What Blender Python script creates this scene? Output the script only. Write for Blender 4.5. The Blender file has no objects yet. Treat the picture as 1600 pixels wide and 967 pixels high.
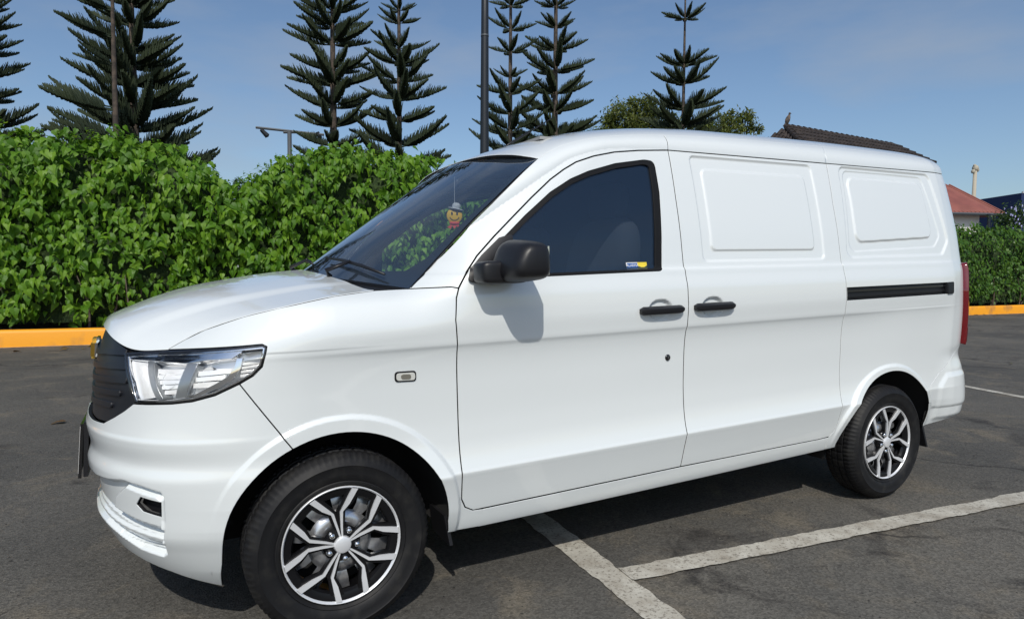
import bpy, math, random
import numpy as np
from mathutils import Vector, Matrix
from mathutils.geometry import delaunay_2d_cdt
rnd = random.Random(11); rng = np.random.default_rng(7)
SC = bpy.context.scene; COL = SC.collection
# ------------------------------------------------------------------ camera
CAM = (-0.503418, -2.053705, 1.170152); YAW, PITCH, ROLL, FPX = 0.487676, 0.054675, 0.005279, 1030.309152
cam = bpy.data.cameras.new('camera'); cam_ob = bpy.data.objects.new('camera', cam); COL.objects.link(cam_ob)
fw = Vector((math.sin(YAW)*math.cos(PITCH), math.cos(YAW)*math.cos(PITCH), -math.sin(PITCH)))
rt = Vector((math.cos(YAW), -math.sin(YAW), 0)); upv = rt.cross(fw)
r2 = rt*math.cos(ROLL)+upv*math.sin(ROLL); u2 = -rt*math.sin(ROLL)+upv*math.cos(ROLL)
M = Matrix((r2, u2, -fw)).transposed().to_4x4(); M.translation = Vector(CAM); cam_ob.matrix_world = M
cam.sensor_width = 36; cam.lens = 36*FPX/1600; cam.clip_start = .05; cam.clip_end = 3000
SC.camera = cam_ob
SC.render.resolution_x = 1024; SC.render.resolution_y = 618
# ------------------------------------------------------------------ sky, sun, exposure
SUN_EL = math.radians(45); SUN_AZ = (-.43, -.90)       # horizontal direction towards the sun (x, y)
w = bpy.data.worlds.new('World'); SC.world = w; w.use_nodes = True
nt = w.node_tree; nt.nodes.clear(); N = nt.nodes.new; L = nt.links.new
out = N('ShaderNodeOutputWorld'); bg = N('ShaderNodeBackground'); sky = N('ShaderNodeTexSky')
sky.sky_type = 'NISHITA'; sky.sun_disc = False; sky.sun_elevation = SUN_EL
sky.sun_rotation = math.atan2(SUN_AZ[0], SUN_AZ[1]); sky.altitude = 100; sky.air_density = 1.0; sky.dust_density = 1.6; sky.ozone_density = 2.0
bg.inputs['Strength'].default_value = .116
tc = N('ShaderNodeTexCoord'); mp = N('ShaderNodeMapping'); mp.inputs['Scale'].default_value = (1.2, 1.2, 4.0); mp.inputs['Location'].default_value = (.3, .1, .4)
nz = N('ShaderNodeTexNoise'); nz.inputs['Scale'].default_value = 1.7; nz.inputs['Detail'].default_value = 6; nz.inputs['Roughness'].default_value = .55
rp = N('ShaderNodeMapRange'); rp.inputs['From Min'].default_value = .49; rp.inputs['From Max'].default_value = .80; rp.inputs['To Max'].default_value = .70
mx = N('ShaderNodeMix'); mx.data_type = 'RGBA'; mx.inputs[7].default_value = (3.1, 3.5, 4.1, 1)
L(tc.outputs['Generated'], mp.inputs['Vector']); L(mp.outputs[0], nz.inputs['Vector']); L(nz.outputs[0], rp.inputs[0]); L(rp.outputs[0], mx.inputs[0])
tint = N('ShaderNodeMix'); tint.data_type = 'RGBA'; tint.blend_type = 'MULTIPLY'; tint.inputs[0].default_value = 1; tint.inputs[7].default_value = (.88, .94, .98, 1)
L(sky.outputs[0], tint.inputs[6]); L(tint.outputs[2], mx.inputs[6]); L(mx.outputs[2], bg.inputs['Color']); L(bg.outputs[0], out.inputs[0])
sun = bpy.data.lights.new('sun', 'SUN'); sun.energy = 3.15; sun.angle = math.radians(.53); sun.color = (1, .955, .87)
so = bpy.data.objects.new('sun', sun); COL.objects.link(so)
_h = math.hypot(*SUN_AZ); sd = Vector((SUN_AZ[0]/_h*math.cos(SUN_EL), SUN_AZ[1]/_h*math.cos(SUN_EL), math.sin(SUN_EL)))
so.rotation_euler = sd.to_track_quat('Z', 'Y').to_euler()
SC.view_settings.view_transform = 'Standard'; SC.view_settings.look = 'None'; SC.view_settings.exposure = 0.0; SC.view_settings.gamma = 1.0
SC.render.engine = 'CYCLES'
# ------------------------------------------------------------------ helpers
def tag(o, label=None, cat=None, group=None, kind=None):
    if label: o['label'] = label
    if cat: o['category'] = cat
    if group: o['group'] = group
    if kind: o['kind'] = kind
    return o
def empty(name, loc=(0,0,0), parent=None):
    o = bpy.data.objects.new(name, None); COL.objects.link(o); o.location = loc; o.parent = parent; o.empty_display_size = .1
    return o
def link(name, me, parent=None, loc=None, rot=None, scale=None):
    o = bpy.data.objects.new(name, me); COL.objects.link(o); o.parent = parent
    if loc is not None: o.location = loc
    if rot is not None: o.rotation_euler = rot
    if scale is not None: o.scale = scale
    return o
class MB:
    """collects polygons for one mesh"""
    def __init__(s): s.v = []; s.f = []; s.n = 0; s.m = []
    def add(s, vs, fs, mi=0):
        s.v.append(np.asarray(vs, float).reshape(-1, 3)); s.f += [tuple(int(i)+s.n for i in f) for f in fs]; s.m += [mi]*len(fs); s.n += len(s.v[-1])
        return s
    def box(s, c, d, R=None, mi=0):
        x, y, z = d[0]/2, d[1]/2, d[2]/2
        V = np.array([(a*x, b*y, e*z) for a in (-1, 1) for b in (-1, 1) for e in (-1, 1)])
        if R is not None: V = V@np.array(R).T
        return s.add(V+np.array(c), [(0,1,3,2),(4,6,7,5),(0,4,5,1),(2,3,7,6),(0,2,6,4),(1,5,7,3)], mi)
    def tube(s, P, r, n=8, caps=True, mi=0):
        P = np.asarray(P, float); k = len(P); r = np.broadcast_to(np.asarray(r, float), (k,))
        T = np.gradient(P, axis=0); T /= np.linalg.norm(T, axis=1)[:,None]+1e-12
        ref = np.array([0, 0, 1.]) if abs(T[0][2]) < .9 else np.array([1., 0, 0])
        V = []
        for i in range(k):
            a = np.cross(T[i], ref); a /= np.linalg.norm(a)+1e-12; b = np.cross(T[i], a)
            for j in range(n):
                t = 2*math.pi*j/n; V.append(P[i]+r[i]*(a*math.cos(t)+b*math.sin(t)))
        F = [(i*n+j, i*n+(j+1) % n, (i+1)*n+(j+1) % n, (i+1)*n+j) for i in range(k-1) for j in range(n)]
        if caps: F += [tuple(range(n-1, -1, -1)), tuple(range((k-1)*n, k*n))]
        return s.add(V, F, mi)
    def lathe(s, prof, n=48, mi=0, mod=None):
        """profile of (radius, y) turned about the Y axis"""
        V = []; k = len(prof)
        for j in range(n):
            t = 2*math.pi*j/n
            for i, (r, y) in enumerate(prof):
                rr = r if mod is None else mod(i, j, r, y)
                V.append((rr*math.cos(t), y, rr*math.sin(t)))
        F = [(j*k+i, ((j+1) % n)*k+i, ((j+1) % n)*k+i+1, j*k+i+1) for j in range(n) for i in range(k-1)]
        return s.add(V, F, mi)
    def prism(s, poly, o, ax, ay, az, h, mi=0):
        """polygon in plane (ax, ay) at o, extruded by h along az"""
        o, ax, ay, az = (np.array(q, float) for q in (o, ax, ay, az)); n = len(poly)
        A = np.array([o+p[0]*ax+p[1]*ay for p in poly]); B = A+az*h
        return s.add(np.vstack([A, B]), [tuple(range(n)), tuple(range(2*n-1, n-1, -1))]+[(i, i+n, (i+1) % n+n, (i+1) % n) for i in range(n)], mi)
    def mesh(s, name, mats, smooth=False, angle=None):
        me = bpy.data.meshes.new(name); V = np.vstack(s.v) if s.v else np.zeros((0, 3))
        me.from_pydata(V.tolist(), [], s.f)
        for m in (mats if isinstance(mats, (list, tuple)) else [mats]): me.materials.append(m)
        if len(me.materials) > 1: me.polygons.foreach_set('material_index', s.m)
        if smooth or angle: me.polygons.foreach_set('use_smooth', [True]*len(s.f))
        me.update()
        if angle: me.set_sharp_from_angle(angle=math.radians(angle))
        return me
    def obj(s, name, mats, parent=None, smooth=False, angle=None, **k):
        return link(name, s.mesh(name, mats, smooth, angle), parent, **k)
def fast_mesh(name, V, T, mats, normals=None, smooth=True, mi=None):
    V = np.ascontiguousarray(V, dtype=np.float32); T = np.asarray(T, dtype=np.int32); k = T.shape[1]
    me = bpy.data.meshes.new(name); me.vertices.add(len(V)); me.vertices.foreach_set('co', V.ravel())
    me.loops.add(T.size); me.loops.foreach_set('vertex_index', T.ravel())
    me.polygons.add(len(T)); me.polygons.foreach_set('loop_start', np.arange(0, T.size, k, dtype=np.int32))
    me.polygons.foreach_set('use_smooth', np.full(len(T), bool(smooth)))
    for m in (mats if isinstance(mats, (list, tuple)) else [mats]): me.materials.append(m)
    if mi is not None: me.polygons.foreach_set('material_index', np.asarray(mi, dtype=np.int32))
    me.update(calc_edges=True); me.validate()
    if normals is not None: me.normals_split_custom_set_from_vertices(np.asarray(normals, dtype=np.float32).tolist())
    return me
# ------------------------------------------------------------------ materials
def mat(name, col, rough=.5, metal=0., coat=0., spec=.5, noise=None, bump=None, emit=None, coat_rough=.03, sub=None):
    m = bpy.data.materials.new(name); m.use_nodes = True; t = m.node_tree; b = t.nodes['Principled BSDF']
    b.inputs['Base Color'].default_value = (*col, 1); b.inputs['Roughness'].default_value = rough; b.inputs['Metallic'].default_value = metal
    b.inputs['Coat Weight'].default_value = coat; b.inputs['Coat Roughness'].default_value = coat_rough; b.inputs['Specular IOR Level'].default_value = spec
    co = t.nodes.new('ShaderNodeTexCoord')
    if noise:                                   # (scale, colour2, contrast lo, hi)
        n = t.nodes.new('ShaderNodeTexNoise'); n.inputs['Scale'].default_value = noise[0]; n.inputs['Detail'].default_value = 5
        r = t.nodes.new('ShaderNodeMapRange'); r.inputs[1].default_value = noise[2]; r.inputs[2].default_value = noise[3]
        x = t.nodes.new('ShaderNodeMix'); x.data_type = 'RGBA'; x.inputs[6].default_value = (*col, 1); x.inputs[7].default_value = (*noise[1], 1)
        t.links.new(co.outputs['Object'], n.inputs['Vector']); t.links.new(n.outputs[0], r.inputs[0]); t.links.new(r.outputs[0], x.inputs[0]); t.links.new(x.outputs[2], b.inputs['Base Color'])
    if bump:
        n = t.nodes.new('ShaderNodeTexNoise'); n.inputs['Scale'].default_value = bump[0]; n.inputs['Detail'].default_value = 3
        u = t.nodes.new('ShaderNodeBump'); u.inputs['Strength'].default_value = bump[1]; u.inputs['Distance'].default_value = bump[2]
        t.links.new(co.outputs['Object'], n.inputs['Vector']); t.links.new(n.outputs[0], u.inputs['Height']); t.links.new(u.outputs[0], b.inputs['Normal'])
    return m
def glass(name, tintc, density, ior=1.5, boost=1.0, haze=None):
    """thin tinted pane: fresnel mirror over a tinted see-through"""
    m = bpy.data.materials.new(name); m.use_nodes = True; t = m.node_tree; t.nodes.clear()
    o = t.nodes.new('ShaderNodeOutputMaterial'); mxs = t.nodes.new('ShaderNodeMixShader'); tr = t.nodes.new('ShaderNodeBsdfTransparent'); gl = t.nodes.new('ShaderNodeBsdfGlossy')
    fr = t.nodes.new('ShaderNodeFresnel'); fr.inputs[0].default_value = ior; mu = t.nodes.new('ShaderNodeMath'); mu.operation = 'MULTIPLY'; mu.inputs[1].default_value = boost; mu.use_clamp = True
    gl.inputs['Roughness'].default_value = .01; tr.inputs[0].default_value = (*[c*density for c in tintc], 1)
    t.links.new(fr.outputs[0], mu.inputs[0]); t.links.new(mu.outputs[0], mxs.inputs[0])
    if haze:                                    # film that scatters a little
        df = t.nodes.new('ShaderNodeBsdfDiffuse'); df.inputs[0].default_value = (*haze, 1); ad = t.nodes.new('ShaderNodeAddShader'); t.links.new(tr.outputs[0], ad.inputs[0]); t.links.new(df.outputs[0], ad.inputs[1]); t.links.new(ad.outputs[0], mxs.inputs[1])
    else: t.links.new(tr.outputs[0], mxs.inputs[1])
    t.links.new(gl.outputs[0], mxs.inputs[2]); t.links.new(mxs.outputs[0], o.inputs[0])
    return m
# ---------- van surface maths (body frame: X rearwards, Y towards far side, Z up; near flank at Y=0)
HALF = 0.835
WF = (0.0, 0.298); WR = (2.84, 0.223)      # wheel centres in body frame (x,z)
def cspline(x, y, xq):
    x = np.asarray(x, float); y = np.asarray(y, float); xq = np.asarray(xq, float)
    h = np.diff(x); dl = np.diff(y)/h                      # monotone-ish cubic (pchip)
    m = np.zeros(len(x)); m[0] = dl[0]; m[-1] = dl[-1]
    for i in range(1, len(x)-1):
        if dl[i-1]*dl[i] > 0:
            w1 = 2*h[i]+h[i-1]; w2 = h[i]+2*h[i-1]
            m[i] = (w1+w2)/(w1/dl[i-1]+w2/dl[i])
    i = np.clip(np.searchsorted(x, xq)-1, 0, len(x)-2)
    t = np.clip((xq-x[i])/h[i], 0, 1)
    return (1+2*t)*(1-t)**2*y[i]+t*(1-t)**2*h[i]*m[i]+t*t*(3-2*t)*y[i+1]+t*t*(t-1)*h[i]*m[i+1]
def catmull(pts, n=12, closed=False):
    P = np.array(pts, float); N = len(P); out = []
    for i in range(N if closed else N-1):
        if closed: a, b, c, d = P[i-1], P[i], P[(i+1) % N], P[(i+2) % N]
        else: a, b, c, d = P[max(i-1, 0)], P[i], P[i+1], P[min(i+2, N-1)]
        for k in range(n):
            t = k/n
            out.append(0.5*((2*b)+(-a+c)*t+(2*a-5*b+4*c-d)*t*t+(-a+3*b-3*c+d)*t**3))
    if not closed: out.append(P[-1])
    return np.array(out)
_pl = catmull([(-.732,.97),(-.732,.835),(-.727,.70),(-.71,.56),(-.672,.42),(-.612,.295),(-.527,.18),(-.42,.092),(-.30,.035),(-.15,.006),(0,0),
               (.4,0),(1.0,0),(1.6,0),(2.2,0),(2.8,0),(3.29,0),(3.42,.008),(3.54,.038),(3.63,.105),(3.672,.21),(3.690,.36),(3.700,.6),(3.702,.835),(3.702,.97)], 24)
_sl = np.concatenate([[0], np.cumsum(np.hypot(*np.diff(_pl, axis=0).T))])
_i0 = int(np.argmin(np.hypot(_pl[:,0], _pl[:,1]))); _sl = _sl-_sl[_i0]
_tg = np.gradient(_pl, axis=0); _tg /= np.hypot(_tg[:,0], _tg[:,1])[:,None]
for _ in range(6): _tg[1:-1] = (_tg[:-2]+2*_tg[1:-1]+_tg[2:])/4
_tg /= np.hypot(_tg[:,0], _tg[:,1])[:,None]
S_FC = float(np.interp(.835, _pl[:_i0,1][::-1], _sl[:_i0][::-1]))          # s of the front centre
S_RC = float(np.interp(.835, _pl[_i0:,1], _sl[_i0:]))
def sm(x, a, b):
    t = np.clip((x-a)/(b-a), 0, 1); return t*t*(3-2*t)
def sdbox(x, z, x0, x1, z0, z1, r):
    qx = np.abs(x-(x0+x1)/2)-(x1-x0)/2+r; qz = np.abs(z-(z0+z1)/2)-(z1-z0)/2+r
    return np.hypot(np.maximum(qx, 0), np.maximum(qz, 0))+np.minimum(np.maximum(qx, qz), 0)-r
def sdpoly(x, z, poly):
    """signed distance to a polygon, negative inside"""
    P = np.asarray(poly, float); d = np.full(np.shape(x), 1e9); inside = np.zeros(np.shape(x), bool)
    for i in range(len(P)):
        a = P[i]; b = P[(i+1) % len(P)]; e = b-a
        t = np.clip(((x-a[0])*e[0]+(z-a[1])*e[1])/(e@e+1e-12), 0, 1)
        d = np.minimum(d, np.hypot(x-a[0]-t*e[0], z-a[1]-t*e[1]))
        c = ((a[1] > z) != (b[1] > z)) & (x < (b[0]-a[0])*(z-a[1])/(b[1]-a[1]+1e-15)+a[0])
        inside ^= c
    return np.where(inside, -d, d)
DZ = [.10,.20,.25,.315,.40,.445,.460,.466,.475,.53,.58,.66,.78,.81,.85,.885,.904,.918,.94,1.00,1.07,1.13,1.155,1.163,1.20,1.30,1.45,1.60,1.70]
DY = [.16,.105,.075,.054,.031,.0180,.0135,.0125,.0155,.028,.034,.037,.034,.0325,.029,.0235,.0185,.0125,.0095,.004,.006,.018,.023,.0300,.036,.049,.077,.113,.142]
FZ = [.10,.20,.25,.32,.38,.46,.52,.55,.60,.655,.668,.685,.76,.86,.95,1.05,1.2,1.7]
FY = [.20,.10,.065,.030,.006,-.002,-.008,-.010,.001,-.0075,-.0085,-.004,.008,.018,.042,.08,.12,.3]
RZ = [.10,.20,.25,.31,.40,.55,.64,.70,.90,1.10,1.16,1.30,1.50,1.64,1.70]
RY = [.12,.08,.05,.010,.0,.010,.030,.020,.012,.018,.030,.050,.090,.125,.15]
FEAT = {}
def inset(s, z):
    ds = cspline(DZ, DY, z); df = cspline(FZ, FY, z); dr = cspline(RZ, RY, z)
    wf = 1-sm(s, -.62, -.02); wr = sm(s, 3.22, 3.52)
    # rear quarter: the mid recess fades out behind the wheel
    soft = .5*sm(s, 2.46, 3.0)
    flat = np.interp(z, [.10,.25,.4,.6,.95,1.16], [.16,.075,.03,.022,.01,.027])
    ds = np.where(z < .92, ds*(1-soft)+flat*soft, ds)
    # bumper/fender: recess fades towards the front
    sf = 1-sm(s, -.45, .30); ff = np.interp(z, [.10,.25,.4,.6,.8,.95,1.16], [.16,.075,.03,.022,.018,.012,.027])
    ds = np.where(z < .93, ds*(1-.75*sf)+ff*.75*sf, ds)
    d = ds*(1-wf-wr)+df*wf+dr*wr
    # wheel-arch flares
    for (cx, cz), r0 in ((WF, .405), (WR, .398)):
        rho = np.hypot(s-cx, z-cz)
        k = (1-sm(rho, r0, r0+.018))*np.where(cx < 1, sm(z, .18, .34)*sm(s, -.42, -.2), sm(z, .24, .42)*(1-.6*sm(s, 2.9, 3.1)))
        d = d-k*(.010+.008*sm(z, .62, .50))
    # fender crown towards the bonnet seam
    zs = np.interp(s, [-.62,-.2,0,.4], [.94,1.055,1.087,1.112])
    e = np.clip((z-(zs-.15))/.15, 0, 1.6)
    d = d+.055*e**2*(1-sm(s, .22, .5))*sm(s, -.9, -.5)
    # A-pillar rolls towards the windscreen
    xe = .27+(z-1.10)*1.23
    q = np.clip((xe+.18-s)/.18, 0, 1.3)
    d = d+np.interp(z, [1.1,1.5], [.075,.035])*q**2*sm(z, 1.06, 1.2)
    return d
def vroof(s):
    return cspline([-3,.2,.45,.65,.84,.97,1.17,1.4,5], [1.22,1.22,1.29,1.41,1.53,1.60,1.645,1.655,1.655], s)
def shell(s, v, feat=True):
    """(s,v) -> body-frame XYZ.  v<=1.655 is the height; above it (v>vroof) it runs over the roof to the centre line (v=vroof+.75)"""
    s = np.asarray(s, float); v = np.asarray(v, float)
    cx = np.interp(s, _sl, _pl[:,0]); cy = np.interp(s, _sl, _pl[:,1])
    tx = np.interp(s, _sl, _tg[:,0]); ty = np.interp(s, _sl, _tg[:,1])
    vr = vroof(s)
    zz = np.minimum(v, vr)
    d = inset(s, zz)
    if feat: d = d+features(s, v)
    nx, ny = ty, -tx                       # outward normal of the plan curve (near flank: -Y)
    X = cx-nx*d; Y = cy-ny*d; Z = zz.copy()
    th = np.clip((v-vr)/.75, 0, 1)*np.pi/2
    yp = 1-np.cos(th)**(2/2.35); zp = np.sin(th)**(2/2.35)
    crown = cspline([0,.3,.5,.74,.86,1.0,1.2,1.5,1.8,2.6,3.2,3.5,3.75], [1.40,1.46,1.55,1.655,1.70,1.742,1.785,1.826,1.845,1.852,1.843,1.827,1.785], s)-vr
    top = v > vr
    Y = np.where(top, Y+(HALF-Y)*yp, Y); Z = np.where(top, vr+crown*zp, Z)
    return np.stack([X, Y, Z], -1)
def pline(x, z, pts):
    d = np.full(np.shape(x), 1e9)
    for a, b in zip(pts[:-1], pts[1:]):
        ex, ez = b[0]-a[0], b[1]-a[1]
        t = np.clip(((x-a[0])*ex+(z-a[1])*ez)/(ex*ex+ez*ez), 0, 1)
        d = np.minimum(d, np.hypot(x-a[0]-t*ex, z-a[1]-t*ez))
    return d
P_REC = [(-1.6,.520),(-1.279,.520),(-.90,.528),(-.80,.535),(-.700,.548),(-.612,.541),(-.540,.527),(-.529,.510),(-.536,.43),(-.566,.312),(-.590,.298),(-.70,.308),(-.80,.34),(-.90,.362),(-1.279,.37),(-1.6,.37)]
P_BEZ = [(-.765,.482),(-.690,.526),(-.560,.508),(-.545,.496),(-.552,.408),(-.65,.419),(-.785,.440)]
P_HOLE = [(-.648,.474),(-.624,.500),(-.548,.490),(-.553,.446),(-.624,.456)]
P_Q0 = [(2.575,1.600),(3.262,1.596),(3.322,1.285),(3.28,1.240),(2.54,1.233)]
P_Q1 = [(2.610,1.580),(3.195,1.575),(3.255,1.315),(3.225,1.285),(2.575,1.265)]
P_Q2 = [(2.635,1.545),(3.165,1.540),(3.180,1.335),(2.63,1.312)]
def features(s, v):
    s, v = np.broadcast_arrays(s, v); f = np.zeros(s.shape)
    m = (s > 1.50) & (s < 2.40) & (v > 1.12) & (v < 1.67)
    if m.any():
        a, b = s[m], v[m]
        o = sdbox(a, b, 1.546, 2.331, 1.180, 1.642, .03); i = sdbox(a, b, 1.606, 2.262, 1.230, 1.580, .025)
        f[m] = .0075*(1-sm(o, -.012, .0))-.007*(1-sm(i, -.006, .006))
    m = (s > 2.44) & (s < 3.42) & (v > 1.15) & (v < 1.655)
    if m.any():
        a, b = s[m], v[m]
        f[m] = .009*(1-sm(sdpoly(a, b, P_Q0)-.05, -.016, .0))+.0045*(1-sm(sdpoly(a, b, P_Q1)-.05, -.010, .0))-.008*(1-sm(sdpoly(a, b, P_Q2)-.045, -.006, .007))
    m = (s > 2.40) & (s < 2.60) & (v > 1.655)
    if m.any():
        f[m] += .0018*(1-sm(pline(s[m], v[m], [(2.449,1.655),(2.455,1.75),(2.51,1.90),(2.53,2.1),(2.53,2.5)]), .001, .005))
    for hx in (1.293, 1.577):
        m = (np.abs(s-hx) < .12) & (np.abs(v-.992) < .08)
        if m.any():
            q = np.sqrt(((s[m]-hx)/.066)**2+((v[m]-.993)/.045)**2); f[m] += .016*(1-sm(q, .72, 1.0))
    m = (s < -.48) & (v < .62)
    if m.any():
        a, b = s[m], v[m]
        g = .024*(1-sm(sdpoly(a, b, P_REC), -.020, .0))-.022*(1-sm(sdpoly(a, b, P_BEZ), -.006, .012))
        g += .012*(1-sm(pline(a, b, [(-1.279,.425),(-.95,.425),(-.817,.415),(-.744,.402),(-.562,.384)]), .003, .011))
        g -= .010*(1-sm(pline(a, b, [(-1.279,.395),(-.95,.392),(-.75,.374),(-.566,.360)]), .004, .014))
        for k in range(2): g += .005*(1-sm(pline(a, b, [(-.80,.350-.006*k),(-.70,.336-.015*k),(-.572,.332-.015*k)]), .001, .006))
        f[m] += g
    m = (s > 3.2) & (v < .60)
    if m.any():
        a, b = s[m], v[m]
        f[m] += -.008*(1-sm(sdpoly(a, b, [(3.30,.30),(3.285,.47),(3.34,.52),(4.6,.52),(4.6,.30)]), -.002, .03))+.007*(1-sm(b, .348, .366))*sm(a, 3.2, 3.26)
    return f
# ------------------------------------------------------------------ panels: pieces of the body skin cut out of a surface
def resample(poly, h, closed=True):
    P = [np.array(p, float) for p in poly]; out = []
    n = len(P)
    for i in range(n if closed else n-1):
        a, b = P[i], P[(i+1) % n]; k = max(1, int(math.ceil(np.hypot(*(b-a))/h)))
        out += [a+(b-a)*j/k for j in range(k)]
    if not closed: out.append(P[-1])
    return np.array(out)
def area2(P): return .5*np.sum(P[:,0]*np.roll(P[:,1], -1)-np.roll(P[:,0], -1)*P[:,1])
def shrink(P, g, skip=None):
    """moves a closed CCW polyline inwards by g"""
    e1 = P-np.roll(P, 1, 0); e2 = np.roll(P, -1, 0)-P
    n1 = np.stack([-e1[:,1], e1[:,0]], 1); n2 = np.stack([-e2[:,1], e2[:,0]], 1)
    n1 /= np.linalg.norm(n1, axis=1)[:,None]+1e-12; n2 /= np.linalg.norm(n2, axis=1)[:,None]+1e-12
    n = n1+n2; n /= np.maximum(np.sum(n*n1, 1), .6)[:,None]
    gg = np.full(len(P), g)
    if skip is not None: gg = np.where(skip(P), 0, g)
    return P+n*gg[:,None]
def rounded(poly, rads, n=6):
    """round chosen corners: poly list, rads list"""
    out = []; k = len(poly)
    for i, (p, r) in enumerate(zip(poly, rads)):
        if r <= 0: out.append(p); continue
        p = np.array(p, float); a = np.array(poly[i-1], float)-p; b = np.array(poly[(i+1) % k], float)-p
        la, lb = np.hypot(*a), np.hypot(*b); q = min(r, la*.49, lb*.49); A = p+a/la*q; B = p+b/lb*q
        for j in range(n+1):
            t = j/n; out.append(tuple((1-t)**2*A+2*t*(1-t)*p+t*t*B))
    return out
def snormal(surf, a, b, e=.0012):
    du = surf(a+e, b)-surf(a-e, b); dv = surf(a, b+e)-surf(a, b-e)
    n = np.cross(du, dv); n /= np.linalg.norm(n, axis=-1)[...,None]+1e-15
    return n
def panel(name, outline, mats, parent=None, surf=shell, h=.008, holes=(), gap=.0022, hem=.014, off=0., edge=None, mirror=False, flip=1, eh=None, mid=None, far=True):
    eh = eh or h
    O = resample(outline, eh); O = O if area2(O) > 0 else O[::-1]
    sk = (lambda P: P[:,0] < mid+1e-4) if (mirror and mid is not None and mid < 0) else ((lambda P: P[:,edge] > mid-1e-4) if mirror else None)
    O = shrink(O, gap/2, sk) if gap else O
    HS = []
    for q in holes:
        Q = resample(q, eh); Q = Q if area2(Q) > 0 else Q[::-1]; HS.append(shrink(Q, -gap/2) if gap else Q)
    lo, hi = O.min(0), O.max(0)
    gx = np.arange(lo[0]+h*.5, hi[0], h); gz = np.arange(lo[1]+h*.5, hi[1], h)
    pts = [O]; ed = []; base = 0
    for Q in [O]+HS:
        n = len(Q); ed += [(base+i, base+(i+1) % n) for i in range(n)]; base += n
    allp = [O]+HS; G2 = None; cells = np.zeros((0, 4), int)
    if len(gx) > 2 and len(gz) > 2:
        A, B = np.meshgrid(gx, gz, indexing='ij'); D = sdpoly(A, B, O)
        for Q in HS: D = np.maximum(D, -sdpoly(A, B, Q))
        ok = D < -.55*h; c = ok[:-1,:-1]&ok[1:,:-1]&ok[:-1,1:]&ok[1:,1:]
        idx = np.arange(A.size).reshape(A.shape); ii, jj = np.nonzero(c)
        cells = np.stack([idx[ii,jj], idx[ii+1,jj], idx[ii+1,jj+1], idx[ii,jj+1]], 1)
        cnt = {}
        for q in cells.tolist():
            for k in range(4):
                e = (q[k], q[(k+1) % 4]); kk = (min(e), max(e)); cnt[kk] = cnt.get(kk, 0)+1
        be = [e for e, m in cnt.items() if m == 1]; used = sorted({i for e in be for i in e}); lone = np.nonzero((ok.ravel()) & ~np.isin(idx.ravel(), cells.ravel()))[0]
        rem = {g: base+i for i, g in enumerate(used+lone.tolist())}
        if rem:
            sel = np.array(used+lone.tolist()); allp = allp+[np.stack([A.ravel()[sel], B.ravel()[sel]], 1)]
        ed += [(rem[a], rem[b]) for a, b in be]
    P = np.vstack(allp)
    vs, _, fs, ov, _, _ = delaunay_2d_cdt([Vector(p) for p in P.tolist()], ed, [], 0, 1e-7)
    V2 = np.array([tuple(v) for v in vs]); T = np.array([f for f in fs if len(f) == 3])
    cen = V2[T].mean(1); keep = sdpoly(cen[:,0], cen[:,1], O) < 0
    for Q in HS: keep &= sdpoly(cen[:,0], cen[:,1], Q) > 0
    if len(cells):
        ci = np.floor((cen[:,0]-gx[0])/h).astype(int); cj = np.floor((cen[:,1]-gz[0])/h).astype(int)
        inr = (ci >= 0)&(cj >= 0)&(ci < c.shape[0])&(cj < c.shape[1]); keep &= ~(inr&c[np.clip(ci, 0, c.shape[0]-1), np.clip(cj, 0, c.shape[1]-1)])
    T = T[keep]
    ar = np.abs((V2[T[:,1],0]-V2[T[:,0],0])*(V2[T[:,2],1]-V2[T[:,0],1])-(V2[T[:,2],0]-V2[T[:,0],0])*(V2[T[:,1],1]-V2[T[:,0],1])); T = T[ar > 1e-10]
    nb = len(V2)
    if len(cells):
        u, inv = np.unique(cells, return_inverse=True); inv = inv.reshape(cells.shape)+nb
        V2 = np.vstack([V2, np.stack([A.ravel()[u], B.ravel()[u]], 1)])
        T = np.vstack([T, inv[:,[0,1,2]], inv[:,[0,2,3]]])
    n3 = snormal(surf, V2[:,0], V2[:,1])*flip; p3 = surf(V2[:,0], V2[:,1])-n3*off
    Vs, Ns, Ts = [p3], [n3], [T if flip > 0 else T[:,::-1]]; base = len(p3)
    if hem:
        for k, Q in enumerate([O]+HS):
            n = len(Q); sgn = 1 if k == 0 else -1
            q3 = surf(Q[:,0], Q[:,1]); qn = snormal(surf, Q[:,0], Q[:,1])*flip; q3 = q3-qn*off
            tg = np.roll(q3, -1, 0)-np.roll(q3, 1, 0); tg /= np.linalg.norm(tg, axis=1)[:,None]+1e-12
            so_ = np.cross(tg, qn)*sgn*flip
            so_ /= np.linalg.norm(so_, axis=1)[:,None]+1e-12
            r1 = q3; r2_ = q3-qn*.0022+so_*.0006; r3 = q3-qn*hem
            m1 = qn; m2 = so_*.93+qn*.37; m3 = so_
            i = np.arange(n); j = (i+1) % n
            if sk is not None and k == 0:
                g = ~(sk(Q)[i]&sk(Q)[j]); i, j = i[g], j[g]
            Vs += [r1, r2_, r3]; Ns += [m1, m2, m3]
            a, b_, c_ = base, base+n, base+2*n
            F = np.vstack([np.stack([a+i, b_+i, b_+j], 1), np.stack([a+i, b_+j, a+j], 1), np.stack([b_+i, c_+i, c_+j], 1), np.stack([b_+i, c_+j, b_+j], 1)])
            if (sgn*flip) < 0: F = F[:,::-1]
            Ts.append(F); base += 3*n
    two = hem and len(mats) == 1 and mats[0] is WHITE  # white panels: inner hem coloured dark, standing in for shade in the gaps
    mi = np.concatenate([np.full(len(t), 0) if q == 0 else np.repeat([0, 1], [len(t)//2, len(t)-len(t)//2]) for q, t in enumerate(Ts)])
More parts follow.
